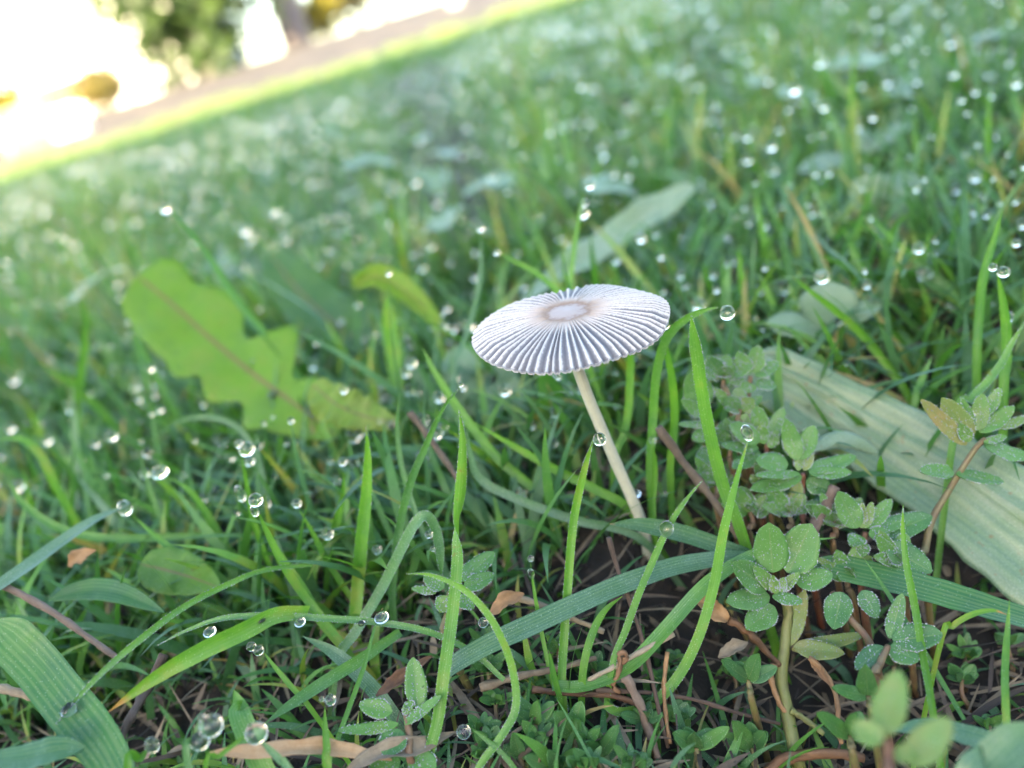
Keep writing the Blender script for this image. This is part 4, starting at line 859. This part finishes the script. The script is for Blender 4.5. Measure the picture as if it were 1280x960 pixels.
herb('out of focus bright herb with thick leaves near the lower right', [(1110, 925, 45), (1112, 960, 43.5), (1115, 1000, 42)], [
    (1102, 920, 45, 1124, 838, 48, 40, 0.0, -0.06), (1104, 925, 44.5, 1066, 905, 46, 32, 0.1, -0.04), (1135, 955, 42.5, 1188, 898, 44, 42, 0.0, -0.06), (1118, 940, 44, 1145, 945, 42.5, 24, 0.3, -0.05)], 0.2, 0.38, beads=False)
herb('small pale herb with frosted leaves beside the speckled twisted blade', [(508, 893, 73), (512, 920, 71), (515, 955, 69)], [
    (523, 885, 73.5, 516, 822, 77, 28, 0.1, 0.05), (490, 890, 73, 449, 880, 74, 24, 0.2, -0.05), (498, 905, 72, 423, 913, 72, 16, 0.5, 0.0), (505, 905, 72, 551, 870, 72.5, 15, 0.5, 0.12), (500, 912, 71.5, 480, 944, 69, 36, 0.5, 0.12), (515, 888, 73, 505, 880, 73.5, 20, 0.4, -0.1), (512, 945, 69.5, 545, 960, 68, 34, 0.6, 0.1), (500, 950, 69, 460, 965, 68, 30, 0.6, 0.1)], 0.3, 0.5)
herb('downy little herb behind the twisted blade', [(562, 740, 86), (560, 765, 84), (556, 800, 82)], [
    (575, 725, 87, 618, 690, 89, 26, 0.4, 0.1), (580, 735, 86, 618, 718, 86.5, 24, 0.5, 0.15), (555, 735, 86, 530, 720, 87, 20, 0.4, 0.05), (560, 745, 85, 550, 765, 83.5, 26, 0.5, -0.05), (570, 745, 85, 592, 760, 83, 18, 0.5, 0.05), (545, 740, 86, 515, 735, 87, 12, 0.6, 0.0)], 0.5, 0.5)
# shaded seedlings along the lower border: same kind, only their place differs
seed_spots = [(715, 918, 71), (668, 905, 72), (870, 935, 69), (650, 945, 70), (748, 945, 69), (935, 850, 73), (1062, 920, 62), (1085, 870, 65), (700, 965, 68), (940, 935, 69)]
for q, (x, y, Y) in enumerate(seed_spots):
    ls = []
    for k in range(5):
        a = k * 1.3 + q; L_ = 20 + 8 * ((q * 7 + k * 3) % 4)
        ls.append((x, y, Y, x + L_ * math.cos(a), y - 6 - L_ * 0.6 * abs(math.sin(a)) - (k % 2) * 10, Y + 1.5 * math.sin(a), 18 + (k * 5 + q) % 8, 0.35, 0.12 + 0.05 * (k % 3)))
    herb('small dark green seedling with rounded leaves low in the shaded litter', [(x, y, Y), (x + 3, y + 14, Y - 1), (x + 5, y + 26, Y - 2)], ls, 0.5, 0.5, beads=False, sr=0.0004, group='seedlings in the shaded litter')

def crowd(name_label, group, spots, Lr, Wr, tint, beads, up_r=(0.2, 0.6), sr=0.0004, nl=(6, 9)):
    r = random.Random(11)
    for (x, y, Y) in spots:
        ls = []; a0 = r.uniform(0, 6.28); n_ = r.randint(*nl)
        for k in range(n_):
            a = a0 + k * 2.399; L_ = r.uniform(*Lr) * (1.0 if k > 2 else 0.7)
            dx, dyy = L_ * math.cos(a), -L_ * 0.55 * math.sin(a) - L_ * (0.45 if k > 2 else 0.9)
            ls.append((x + dx * 0.12, y, Y, x + dx, y + dyy, Y + 1.6 * math.sin(a), r.uniform(*Wr), r.uniform(*up_r) * (1 if k > 2 else 0.3), r.uniform(-0.1, 0.15)))
        herb(name_label, [(x, y, Y), (x + r.uniform(-3, 6), y + 16, Y - 1), (x + r.uniform(-3, 10), y + 34, Y - 2)], ls, 0.35, tint, beads=beads, sr=sr, group=group)
crowd('small frosted leafy herb crowding beside the broad pale leaf', 'frosted herbs beside the broad pale leaf',
      [(905, 470, 104), (925, 512, 101), (962, 612, 94), (896, 602, 97), (985, 640, 91), (1042, 652, 88), (1122, 702, 81), (938, 640, 92), (1060, 720, 82), (915, 556, 99)], (24, 42), (14, 24), 0.5, True)
sd = random.Random(5); sp_ = []
while len(sp_) < 30:
    x, y = sd.uniform(600, 1275), sd.uniform(800, 965)
    if abs(x - 985) < 40 or (x > 1040 and x < 1200 and y > 830): continue
    d_ = ray(x, y); Y = 0.001 * 1000
    # stand it on the soil of the hollow
    Yg = 70.0
    for _ in range(12):
        p_ = P(x, y, Yg); t_ = terrain(p_.x, p_.y) + 0.005; Yg = (H - t_) * d_.y / -d_.z * 1000
    sp_.append((x, y, Yg))
crowd('small dark green seedling with rounded leaves low in the shaded litter', 'seedlings in the shaded litter', sp_, (14, 30), (9, 17), 0.66, False, sr=0.0003, nl=(5, 8))

# -- twigs, straw, dead leaves
def stick(name, label, pts, rpx, mat, tint=0.5, bump=0.3, cat='twig', root=False, taper=0.3, seg=9):
    p = [S(*q) for q in pts[:-1]] + [P(*pts[-1])]; r = rpx * pxw(p[len(p) // 2])
    me = tube(p, lambda t: r * (1 - taper * t) * (1 + 0.12 * math.sin(t * 23)), 26, seg, (tint, 0, 0, 1), bump=bump)
    b = p[0].copy(); me.transform(Matrix.Translation(-b)); o = link(name, me, mat); o.location = b
    return tag(o, label, cat)
def dead(name, label, pts, wpx, mat=None, tint=0.5, up=0.4, curl=0.5, wave=0.15, jag=0.3):
    return bigleaf(label, name, pts, wpx, mat or M_RUST, tint, 0, up, fold=0.25, curl=curl, wave=wave + 0.2, wavef=1.7, n=30, cross=9, jag=jag, jagf=9, cat='dead leaf', thick=0.00008, prof=lambda t: max(0.05, 4 * t * (1 - t)) ** 0.8)
stick('straw', 'frayed brown straw leaning below the stiff upright blade', [(824, 534, 97), (850, 572, 96), (880, 610, 94), (910, 650, 91), (945, 700, 87), (970, 745, 84)], 6, M_STRAW, 0.35, 0.5, 'straw')
stick('twig', 'broken grey brown twig stub with a flat end among the herbs', [(1044, 608, 90), (1032, 632, 89), (1020, 655, 87.5), (1008, 690, 85)], 6.5, M_TWIG, 0.75, 0.3, taper=-0.2)
stick('twig', 'thin dark twig hanging below the stem foot', [(761, 672, 86), (770, 705, 85), (785, 745, 82), (800, 790, 79), (812, 835, 76), (822, 880, 73), (835, 935, 70)], 3.4, M_TWIG, 0.45)
stick('twig', 'grey flaky stick leaning in the lower litter', [(782, 845, 75), (795, 870, 73.5), (808, 905, 71.5), (820, 940, 69.5), (832, 985, 67)], 6.5, M_TWIG, 0.85, 0.6)
stick('twig', 'pale twig crossing the left litter', [(-15, 722, 100), (30, 745, 97), (70, 768, 94), (105, 793, 91), (150, 825, 87)], 5, M_TWIG, 0.8)
stick('twig', 'dark knobbly twig at the foot of the orange tip blade', [(205, 818, 81), (190, 850, 79), (170, 885, 75), (155, 915, 72), (138, 965, 68)], 6.5, M_TWIG, 0.35, 0.7)
stick('twig', 'brown twig running low through the shade to the herb', [(745, 862, 75), (810, 866, 75), (870, 875, 74), (925, 892, 72), (975, 905, 71)], 3.2, M_TWIG, 0.5)
stick('twig', 'reddish twig with curled end on the litter', [(665, 862, 76), (705, 866, 75.5), (750, 868, 75), (785, 875, 74.5), (805, 890, 73), (820, 925, 71)], 4, M_RUST, 0.2, 0.6)
stick('twig', 'curled rusty tendril above the reddish twig', [(778, 828, 76), (783, 822, 76), (781, 816, 76.2), (774, 818, 76.2), (775, 830, 75.8), (772, 845, 75.2), (766, 858, 75), (775, 866, 74.6)], 3.5, M_RUST, 0.45, 0.6)
stick('straw', 'yellow straw leaning across the litter to the hooked blade', [(842, 792, 78), (800, 815, 77), (765, 835, 76), (735, 850, 76)], 4, M_STRAW, 0.95, 0.3, 'straw')
stick('straw', 'orange straw standing upright inside the hooked blade', [(834, 815, 78), (830, 860, 75), (833, 900, 72), (838, 930, 70)], 3.2, M_RUST, 0.75, 0.3, 'straw')
stick('straw', 'orange dry stem curving beside the yellow herb stem', [(968, 830, 76), (964, 850, 75), (975, 880, 73), (985, 892, 72)], 4, M_RUST, 0.75, 0.5, 'straw')
stick('straw', 'bent orange dry stalk right of the yellow herb stem', [(1012, 822, 75), (1030, 840, 73.5), (1045, 870, 71), (1048, 905, 68.5), (1052, 930, 67)], 3.6, M_RUST, 0.7, 0.4, 'straw')
stick('twig', 'pale stub branch at the foot of the yellow herb stem', [(988, 888, 72), (1005, 898, 71), (1030, 918, 69)], 4.5, M_STALK, 0.7, 0.3)
stick('straw', 'thick reddish straw lying along the lower edge', [(955, 972, 67), (975, 952, 67.5), (1005, 944, 67), (1045, 942, 66), (1080, 948, 65)], 8, M_RUST, 0.4, 0.3, 'straw')
stick('twig', 'dry brown side shoot on the yellow stemmed herb', [(912, 775, 79), (925, 783, 78.5), (940, 795, 78), (958, 815, 77.5), (975, 832, 76.5)], 5, M_RUST, 0.35, 0.8)
stick('straw', 'slanting grey straw behind the smooth arched blade', [(512, 515, 112), (535, 545, 110), (560, 580, 107), (580, 610, 104)], 4.5, M_STRAW, 0.4, 0.3, 'straw')
stick('straw', 'dull straw lying under the striped blade', [(600, 860, 77), (650, 845, 78), (700, 835, 78.5), (745, 822, 79)], 5, M_STRAW, 0.55, 0.4, 'straw')
stick('straw', 'pale straw in the litter left of the drop tipped upright blade', [(640, 745, 85), (680, 758, 84), (720, 775, 82), (755, 790, 80)], 4.5, M_STRAW, 0.8, 0.4, 'straw')
stick('straw', 'grey straw lying near the pale twig', [(0, 860, 79), (30, 868, 78), (60, 878, 77)], 6, M_STRAW, 0.8, 0.4, 'straw')
dead('dead_leaf', 'curled tan dead leaf touching the herb with rounded leaves', [(866, 745, 81), (880, 755, 80.5), (898, 768, 80), (912, 776, 79.5)], 22, tint=0.9)
dead('dead_leaf', 'shrivelled dull leaf below the tan curled leaf', [(898, 822, 76), (915, 812, 76.5), (935, 803, 77)], 18, M_STRAW, tint=0.7)
dead('dead_leaf', 'flat orange dead leaf strip lying under the big drop', [(262, 941, 68.5), (310, 940, 68.5), (370, 936, 69), (430, 938, 69.5), (490, 950, 69)], 24, tint=1.0, up=0.6, curl=0.1, wave=0.1)
dead('dead_leaf', 'small orange leaf scrap behind the dark litter at left', [(85, 708, 104), (100, 697, 104.5), (120, 688, 105)], 18, tint=0.8)
dead('dead_leaf', 'orange leaf scrap by the arching yellow green blade', [(612, 770, 82), (632, 752, 83), (655, 742, 84)], 18, tint=0.75)
dead('dead_leaf', 'pale brown scrap under the small frosted herb', [(430, 965, 67.5), (470, 945, 69), (520, 935, 70), (570, 915, 72)], 24, M_STRAW, tint=0.7, up=0.6)
dead('dead_leaf', 'brown curled leaf scrap in the litter by the twisted blade', [(470, 870, 76), (500, 850, 78), (540, 820, 80)], 18, M_RUST, tint=0.3, up=0.5)
dead('dead_leaf', 'hanging rusty leaf scrap on the orange dry stalk', [(1012, 820, 75.2), (1022, 835, 74), (1036, 855, 72)], 10, tint=0.6, up=0.2)

# ------------------------------------------------------------------ the lawn around
def blades_np(base, ang, length, width, lean, bend, tint, bloom, seg):
    """many grass blades at once; returns verts, faces, uv, tint"""
    n = len(base); k = seg + 1
    t = np.linspace(0, 1, k)[None, :]
    dx, dy = np.cos(ang)[:, None], np.sin(ang)[:, None]
    th = lean[:, None] + bend[:, None] * t            # angle from vertical along the blade
    ds = length[:, None] / seg
    hx = np.cumsum(np.concatenate([np.zeros((n, 1)), np.sin(th[:, :-1]) * ds], 1), 1)
    hz = np.cumsum(np.concatenate([np.zeros((n, 1)), np.cos(th[:, :-1]) * ds], 1), 1)
    c = np.stack([base[:, 0:1] + dx * hx, base[:, 1:2] + dy * hx, base[:, 2:3] + hz], -1)
    ta = ang + rng.uniform(0.6, 2.5, n)
    sd = np.stack([np.cos(ta), np.sin(ta), np.zeros(n)], -1)[:, None, :]
    wv = (width[:, None] * 0.5 * (0.7 + 0.3 * np.minimum(1, t / 0.25)) * (1 - np.maximum(0, (t - 0.45) / 0.55) ** 1.7) + 0.00004)[..., None]
    up = np.array([0, 0, 1.0])[None, None, :] * wv * 0.35
    fw = np.stack([dx, dy, 0 * dx], -1) * wv * -0.3
    Lp, Cp, Rp = c - sd * wv + up, c + fw, c + sd * wv + up
    V = np.stack([Lp, Cp, Rp], 2).reshape(-1, 3)
    q = (np.arange(n)[:, None] * (k * 3) + np.arange(seg)[None, :] * 3)[..., None]
    F = np.concatenate([q + np.array([0, 1, 4, 3]), q + np.array([1, 2, 5, 4])], 2).reshape(-1, 4)
    U = np.stack([np.broadcast_to(np.array([0, .5, 1.0]), (n, k, 3)), np.broadcast_to(t[..., None], (n, k, 3))], -1).reshape(-1, 2)
    T = np.stack([np.broadcast_to(tint[:, None, None], (n, k, 3)), np.broadcast_to(bloom[:, None, None], (n, k, 3)), np.broadcast_to(t[..., None], (n, k, 3)), np.ones((n, k, 3))], -1).reshape(-1, 4)
    return V, F, U, T, c
def np_mesh(V, F, U, T):
    me = bpy.data.meshes.new('m'); nv, nf = len(V), len(F); s = F.shape[1]
    me.vertices.add(nv); me.vertices.foreach_set('co', V.astype(np.float32).ravel())
    me.loops.add(nf * s); me.loops.foreach_set('vertex_index', F.astype(np.int32).ravel())
    me.polygons.add(nf); me.polygons.foreach_set('loop_start', np.arange(0, nf * s, s, dtype=np.int32))
    me.polygons.foreach_set('loop_total', np.full(nf, s, np.int32)); me.polygons.foreach_set('use_smooth', np.ones(nf, bool))
    l = me.uv_layers.new(name='uv'); l.data.foreach_set('uv', U[F.ravel()].astype(np.float32).ravel())
    a = me.color_attributes.new('tint', 'FLOAT_COLOR', 'POINT'); a.data.foreach_set('color', T.astype(np.float32).ravel())
    me.update(calc_edges=True); me.validate(); return me
def project(p):
    """world points (n,3) to photograph pixels"""
    d = p - np.array(EYE)
    z = d @ np.array(FWD); return 640 + FPX * (d @ np.array(RGT)) / z, 480 - FPX * (d @ np.array(UPV)) / z, z
def terr(x, y): return np.array([terrain(a, b) for a, b in zip(x, y)])
def scatter(n, y0, y1, power, half0, half1, soft=1.0):
    y = (y0 ** (1 - power) + rng.random(n) * (y1 ** (1 - power) - y0 ** (1 - power))) ** (1 / (1 - power)) if power != 1 else y0 * (y1 / y0) ** rng.random(n)
    x = rng.uniform(-1, 1, n) * (half0 + half1 * y)
    return x, y
def clear_mask(x, y, ln):
    """keep scattered blades off the traced foreground"""
    top = np.stack([x, y, np.minimum(ln, 0.05)], -1)
    px, py, z = project(top); bx, by, _ = project(np.stack([x, y, 0 * x], -1))
    bad = (z < 0.03)
    lo = np.minimum(px, bx) - 14; hi = np.maximum(px, bx) + 14
    bad |= (hi > 570) & (lo < 850) & (np.minimum(py, by) < 500) & (y < MB.y + 0.018) & (by > 380)       # cap and stem
    bad |= (np.abs(px - 770) < 75) & (py < 690) & (y < MB.y + 0.004) & (by > 460)
    return ~bad
# individuals: tallest scattered blades close behind the mushroom
def rand_tint(n, warm=0.1):
    t = np.clip(rng.normal(0.64, 0.2, n), 0.26, 1.0); d = rng.random(n) < warm; t[d] = rng.uniform(0.0, 0.22, d.sum()); return t
NI = 205
x, y = scatter(2600, 0.088, 0.27, 0.6, 0.02, 0.72)
ln = rng.uniform(0.016, 0.040, len(x)) * np.clip((y - 0.045) / 0.09, 0.5, 1.0)
ok = clear_mask(x, y, ln)
px, py, z = project(np.stack([x, y, ln * 0.7], -1)); ok &= (px > -20) & (px < 1300) & (py > 60) & (py < 940)
ok &= ~((y < 0.105) & (px > 560) & (px < 1290)) & ~((y < 0.12) & (px > 900)) & ~((y < 0.15) & (px > 930) & (py > 380)) & ~((px > 130) & (px < 430) & (y < 0.155) & (py < 560) & (py > 290))
# seedless stride to thin to NI
idx = np.nonzero(ok)[0][:NI]
nI = len(idx); xi, yi = x[idx], y[idx]
bi = np.stack([xi, yi, terr(xi, yi) - 0.001], -1)
VI, FI, UI, TI, CI = blades_np(bi, rng.uniform(0, 6.283, nI), ln[idx] * 1.1, rng.uniform(0.0010, 0.0022, nI), rng.uniform(0.0, 0.5, nI), rng.uniform(0.0, 1.5, nI), rand_tint(nI, 0.06), rng.uniform(0, 0.12, nI), 10)
k = 33; fk = 20
for i in range(nI):
    me = np_mesh(VI[i * k:(i + 1) * k] - bi[i], FI[i * fk:(i + 1) * fk] - i * k, UI[i * k:(i + 1) * k], TI[i * k:(i + 1) * k])
    o = link('grass_blade', me, M_GRASS); o.location = bi[i]
    tag(o, 'plain thin lawn blade in the soft grass just behind the mushroom', 'grass blade', 'lawn blades behind the mushroom')
tips = [CI[:, -1]]
# the rest of the lawn, one mass
parts = []
def mass(n, y0, y1, power, h0, h1, lmin, lmax, wmin, wmax, seg, warm=0.1, bloom=0.15, near=False, bmin=0.2, bmax=1.7):
    x, y = scatter(n, y0, y1, power, h0, h1)
    ln = rng.uniform(lmin, lmax, n)
    if near:
        ok = clear_mask(x, y, ln); px, py, z = project(np.stack([x, y, ln], -1))
        ok &= ~((px > 930) & (px < 1330) & (py > 440) & (py < 720) & (y < 0.118) & (ln > 0.009)) & ~((px > 150) & (px < 400) & (y < 0.15) & (py < 440) & (py > 290))
        x, y, ln = x[ok], y[ok], ln[ok]
    else:
        ok = (y + 0.16 * x) < 6.9 + 0.4 * np.sin(x * 3); x, y, ln = x[ok], y[ok], ln[ok]
    tn = rand_tint(len(x), warm)
    if not near:
        fq = np.clip(9 / y, 4, 30)
        pn = np.array([mnoise.noise((a * f_ + 0.3, c_ * f_ * 0.6, 8)) for a, c_, f_ in zip(x, y, fq)])
        ln = ln * np.clip(0.85 + 0.75 * pn, 0.35, 1.5); tn = np.clip(tn + 0.4 * np.roll(pn, 0) * -1, 0.02, 1)
        sunny = (y + 0.16 * x) > 5.0; tn[sunny] = rng.uniform(0.06, 0.3, sunny.sum())  # drier yellow tint here also paints in the strip's warm sunlight
        ok = rng.random(len(x)) < np.clip(1.0 + 1.3 * (pn + 0.15), 0.35, 1); x, y, ln, tn = x[ok], y[ok], ln[ok], tn[ok]
    n = len(x); b = np.stack([x, y, terr(x, y) - 0.001], -1)
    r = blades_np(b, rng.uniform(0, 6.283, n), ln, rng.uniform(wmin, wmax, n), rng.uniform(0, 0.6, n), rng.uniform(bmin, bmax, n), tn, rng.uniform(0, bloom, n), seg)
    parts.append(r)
mass(900, 0.060, 0.115, 0.3, 0.05, 0.75, 0.004, 0.013, 0.0007, 0.0015, 7, 0.12, near=True)
mass(1500, 0.050, 0.112, 0.3, 0.05, 0.75, 0.006, 0.017, 0.0004, 0.0011, 8, 0.15, near=True, bmin=0.6, bmax=2.4)
mass(8500, 0.100, 0.30, 0.3, 0.04, 0.95, 0.010, 0.030, 0.0009, 0.0020, 8, 0.10, near=True)
mass(13000, 0.24, 0.8, 0.5, 0.05, 0.95, 0.018, 0.042, 0.0011, 0.0024, 6, 0.10, 0.4)
mass(30000, 0.7, 2.4, 0.6, 0.1, 1.0, 0.025, 0.050, 0.0018, 0.0036, 4, 0.08, 0.55)
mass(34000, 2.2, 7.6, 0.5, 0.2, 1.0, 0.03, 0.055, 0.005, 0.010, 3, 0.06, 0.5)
offs = 0; Vs, Fs, Us, Ts = [], [], [], []
for (V_, F_, U_, T_, C_) in parts:
    Vs.append(V_); Fs.append(F_ + offs); Us.append(U_); Ts.append(T_); offs += len(V_)
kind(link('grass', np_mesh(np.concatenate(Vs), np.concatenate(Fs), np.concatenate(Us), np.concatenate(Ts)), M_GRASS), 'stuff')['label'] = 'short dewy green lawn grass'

# dry litter between the blades
n = 7500
x, y = scatter(n, 0.045, 0.32, 0.6, 0.06, 0.8)
b = np.stack([x, y, terr(x, y) + rng.uniform(0.0002, 0.0045, n)], -1)
V_, F_, U_, T_, C_ = blades_np(b, rng.uniform(0, 6.283, n), 0.003 + 0.014 * rng.random(n) ** 2, 0.00025 + 0.0009 * rng.random(n) ** 2, rng.uniform(1.1, 1.62, n), rng.uniform(-0.5, 0.9, n), rng.uniform(0.0, 0.85, n), np.zeros(n), 5)
kind(link('litter', np_mesh(V_, F_, U_, T_), M_STRAW), 'stuff')['label'] = 'dry straw litter on the soil'
# soil crumbs
n = 1500; x, y = scatter(n, 0.05, 0.25, 0.4, 0.06, 0.8)
ico = bmesh.new(); bmesh.ops.create_icosphere(ico, subdivisions=1, radius=1); iv = np.array([v.co[:] for v in ico.verts]); fi = np.array([[v.index for v in f.verts] for f in ico.faces]); ico.free()
sc_ = 0.0003 + 0.0016 * rng.random(n) ** 3
V_ = (iv[None] * (1 + 0.35 * rng.normal(size=(n, len(iv), 1))) * sc_[:, None, None] * rng.uniform(0.6, 1.2, (n, 1, 3)) + np.stack([x, y, terr(x, y) + sc_ * 0.4], -1)[:, None, :]).reshape(-1, 3)
F_ = (fi[None] + (np.arange(n) * len(iv))[:, None, None]).reshape(-1, 3)
kind(link('soil_crumbs', np_mesh(V_, F_, np.zeros((len(V_), 2)), np.ones((len(V_), 4)) * 0.5), M_SOIL), 'stuff')['label'] = 'dark soil crumbs between the blades'

# weeds of the blurred lawn: clover copies
cm = None
protos = []
for q in range(3):
    e = empty('lawn_clover', (0, 0, 0)); tag(e, 'small round leaved clover dotted through the blurred lawn', 'clover', 'clovers in the blurred lawn')
    hgt = 0.016 + 0.006 * q
    link('stalk', tube([Vector((0, 0, -0.002)), Vector((0.001, 0.001, hgt * 0.5)), Vector((0, 0, hgt))], lambda t: 0.0005, 6, 6, (0.6, 0, 0, 1)), M_GSTALK, e)
    for k in range(3):
        a = k * 2.094 + q; d = Vector((math.cos(a), math.sin(a), 0.15 * (k - 1)))
        p0 = Vector((0, 0, hgt)); p2 = p0 + d * 0.0095
        r_ = 0.0046
        c_ = [p0, p0.lerp(p2, 0.5) + Vector((0, 0, 0.0009)), p2]
        link('leaflet', strip(c_, lambda s: max(0.0001, r_ * math.sin(math.pi * min(0.99, 0.02 + s ** 1.2)) ** 0.55), 8, up=1.0, fold=0.15, cross=5, tint=(0.3 + 0.25 * q, 0.15, 0, 1)), M_CLOVER, e)
    protos.append(e)
spots = []
xs, ys = scatter(900, 0.22, 1.3, 0.9, 0.05, 0.65)
pp = np.stack([xs, ys, 0 * xs + 0.018], -1); px, py, z = project(pp)
for i in range(900):
    if -20 < px[i] < 1300 and -10 < py[i] < 420 and len(spots) < 90: spots.append((xs[i], ys[i]))
for i, (x_, y_) in enumerate(spots):
    o = protos[i] if i < 3 else copy_tree(protos[i % 3])
    o.location = (x_, y_, terrain(x_, y_)); o.rotation_euler = (random.uniform(-.35, .35), random.uniform(-.35, .35), random.uniform(0, 6.28)); s_ = random.uniform(0.7, 1.35); o.scale = (s_, s_, s_)

# dew on the blurred lawn: the larger drops one by one, the haze of small ones as a mass
tipsall = np.concatenate([C_[:, -1] for (_, _, _, _, C_) in parts[2:4]] + [CI[:, -1]])
mid_ = np.concatenate([C_[:, -3] for (_, _, _, _, C_) in parts[2:4]])
cand = np.concatenate([tipsall, mid_[::3]])
px, py, z = project(cand)
ok = (px > -10) & (px < 1290) & (py > -10) & (py < 640) & (z > 0.12) & (cand[:, 2] > 0.008)
cand = cand[ok]; rng.shuffle(cand)
for p in cand[:240]:
    o = link('dew_drop', drop_mesh()); r_ = random.uniform(0.0006, 0.0014)
    o.location = p + np.array([0, 0, -r_ * 0.3]); o.scale = (r_, r_, r_ * random.uniform(0.9, 1.2))
    tag(o, 'dew drop glinting as a soft bright disc in the blurred grass', 'dew drop', 'glinting drops in the blurred lawn')
rest = np.concatenate([cand[240:2000], parts[4][4][::8, -1], parts[5][4][::70, -1]])
ico = bmesh.new(); bmesh.ops.create_icosphere(ico, subdivisions=2, radius=1); iv = np.array([v.co[:] for v in ico.verts]); fi = np.array([[v.index for v in f.verts] for f in ico.faces]); ico.free()
n = len(rest); sc_ = (0.0005 + 0.0010 * rng.random(n) ** 2) * np.clip(rest[:, 1] / 0.5, 0.9, 2.6)
V_ = (iv[None] * sc_[:, None, None] + rest[:, None, :]).reshape(-1, 3); F_ = (fi[None] + (np.arange(n) * len(iv))[:, None, None]).reshape(-1, 3)
kind(link('dew', np_mesh(V_, F_, np.zeros((len(V_), 2)), np.ones((len(V_), 4))), M_DEW), 'stuff')['label'] = 'fine dew over the far grass'
print('SCENE BUILT', len(bpy.data.objects), 'cap Y', MY, 'R', R_CAP, 'depth', depth_c)
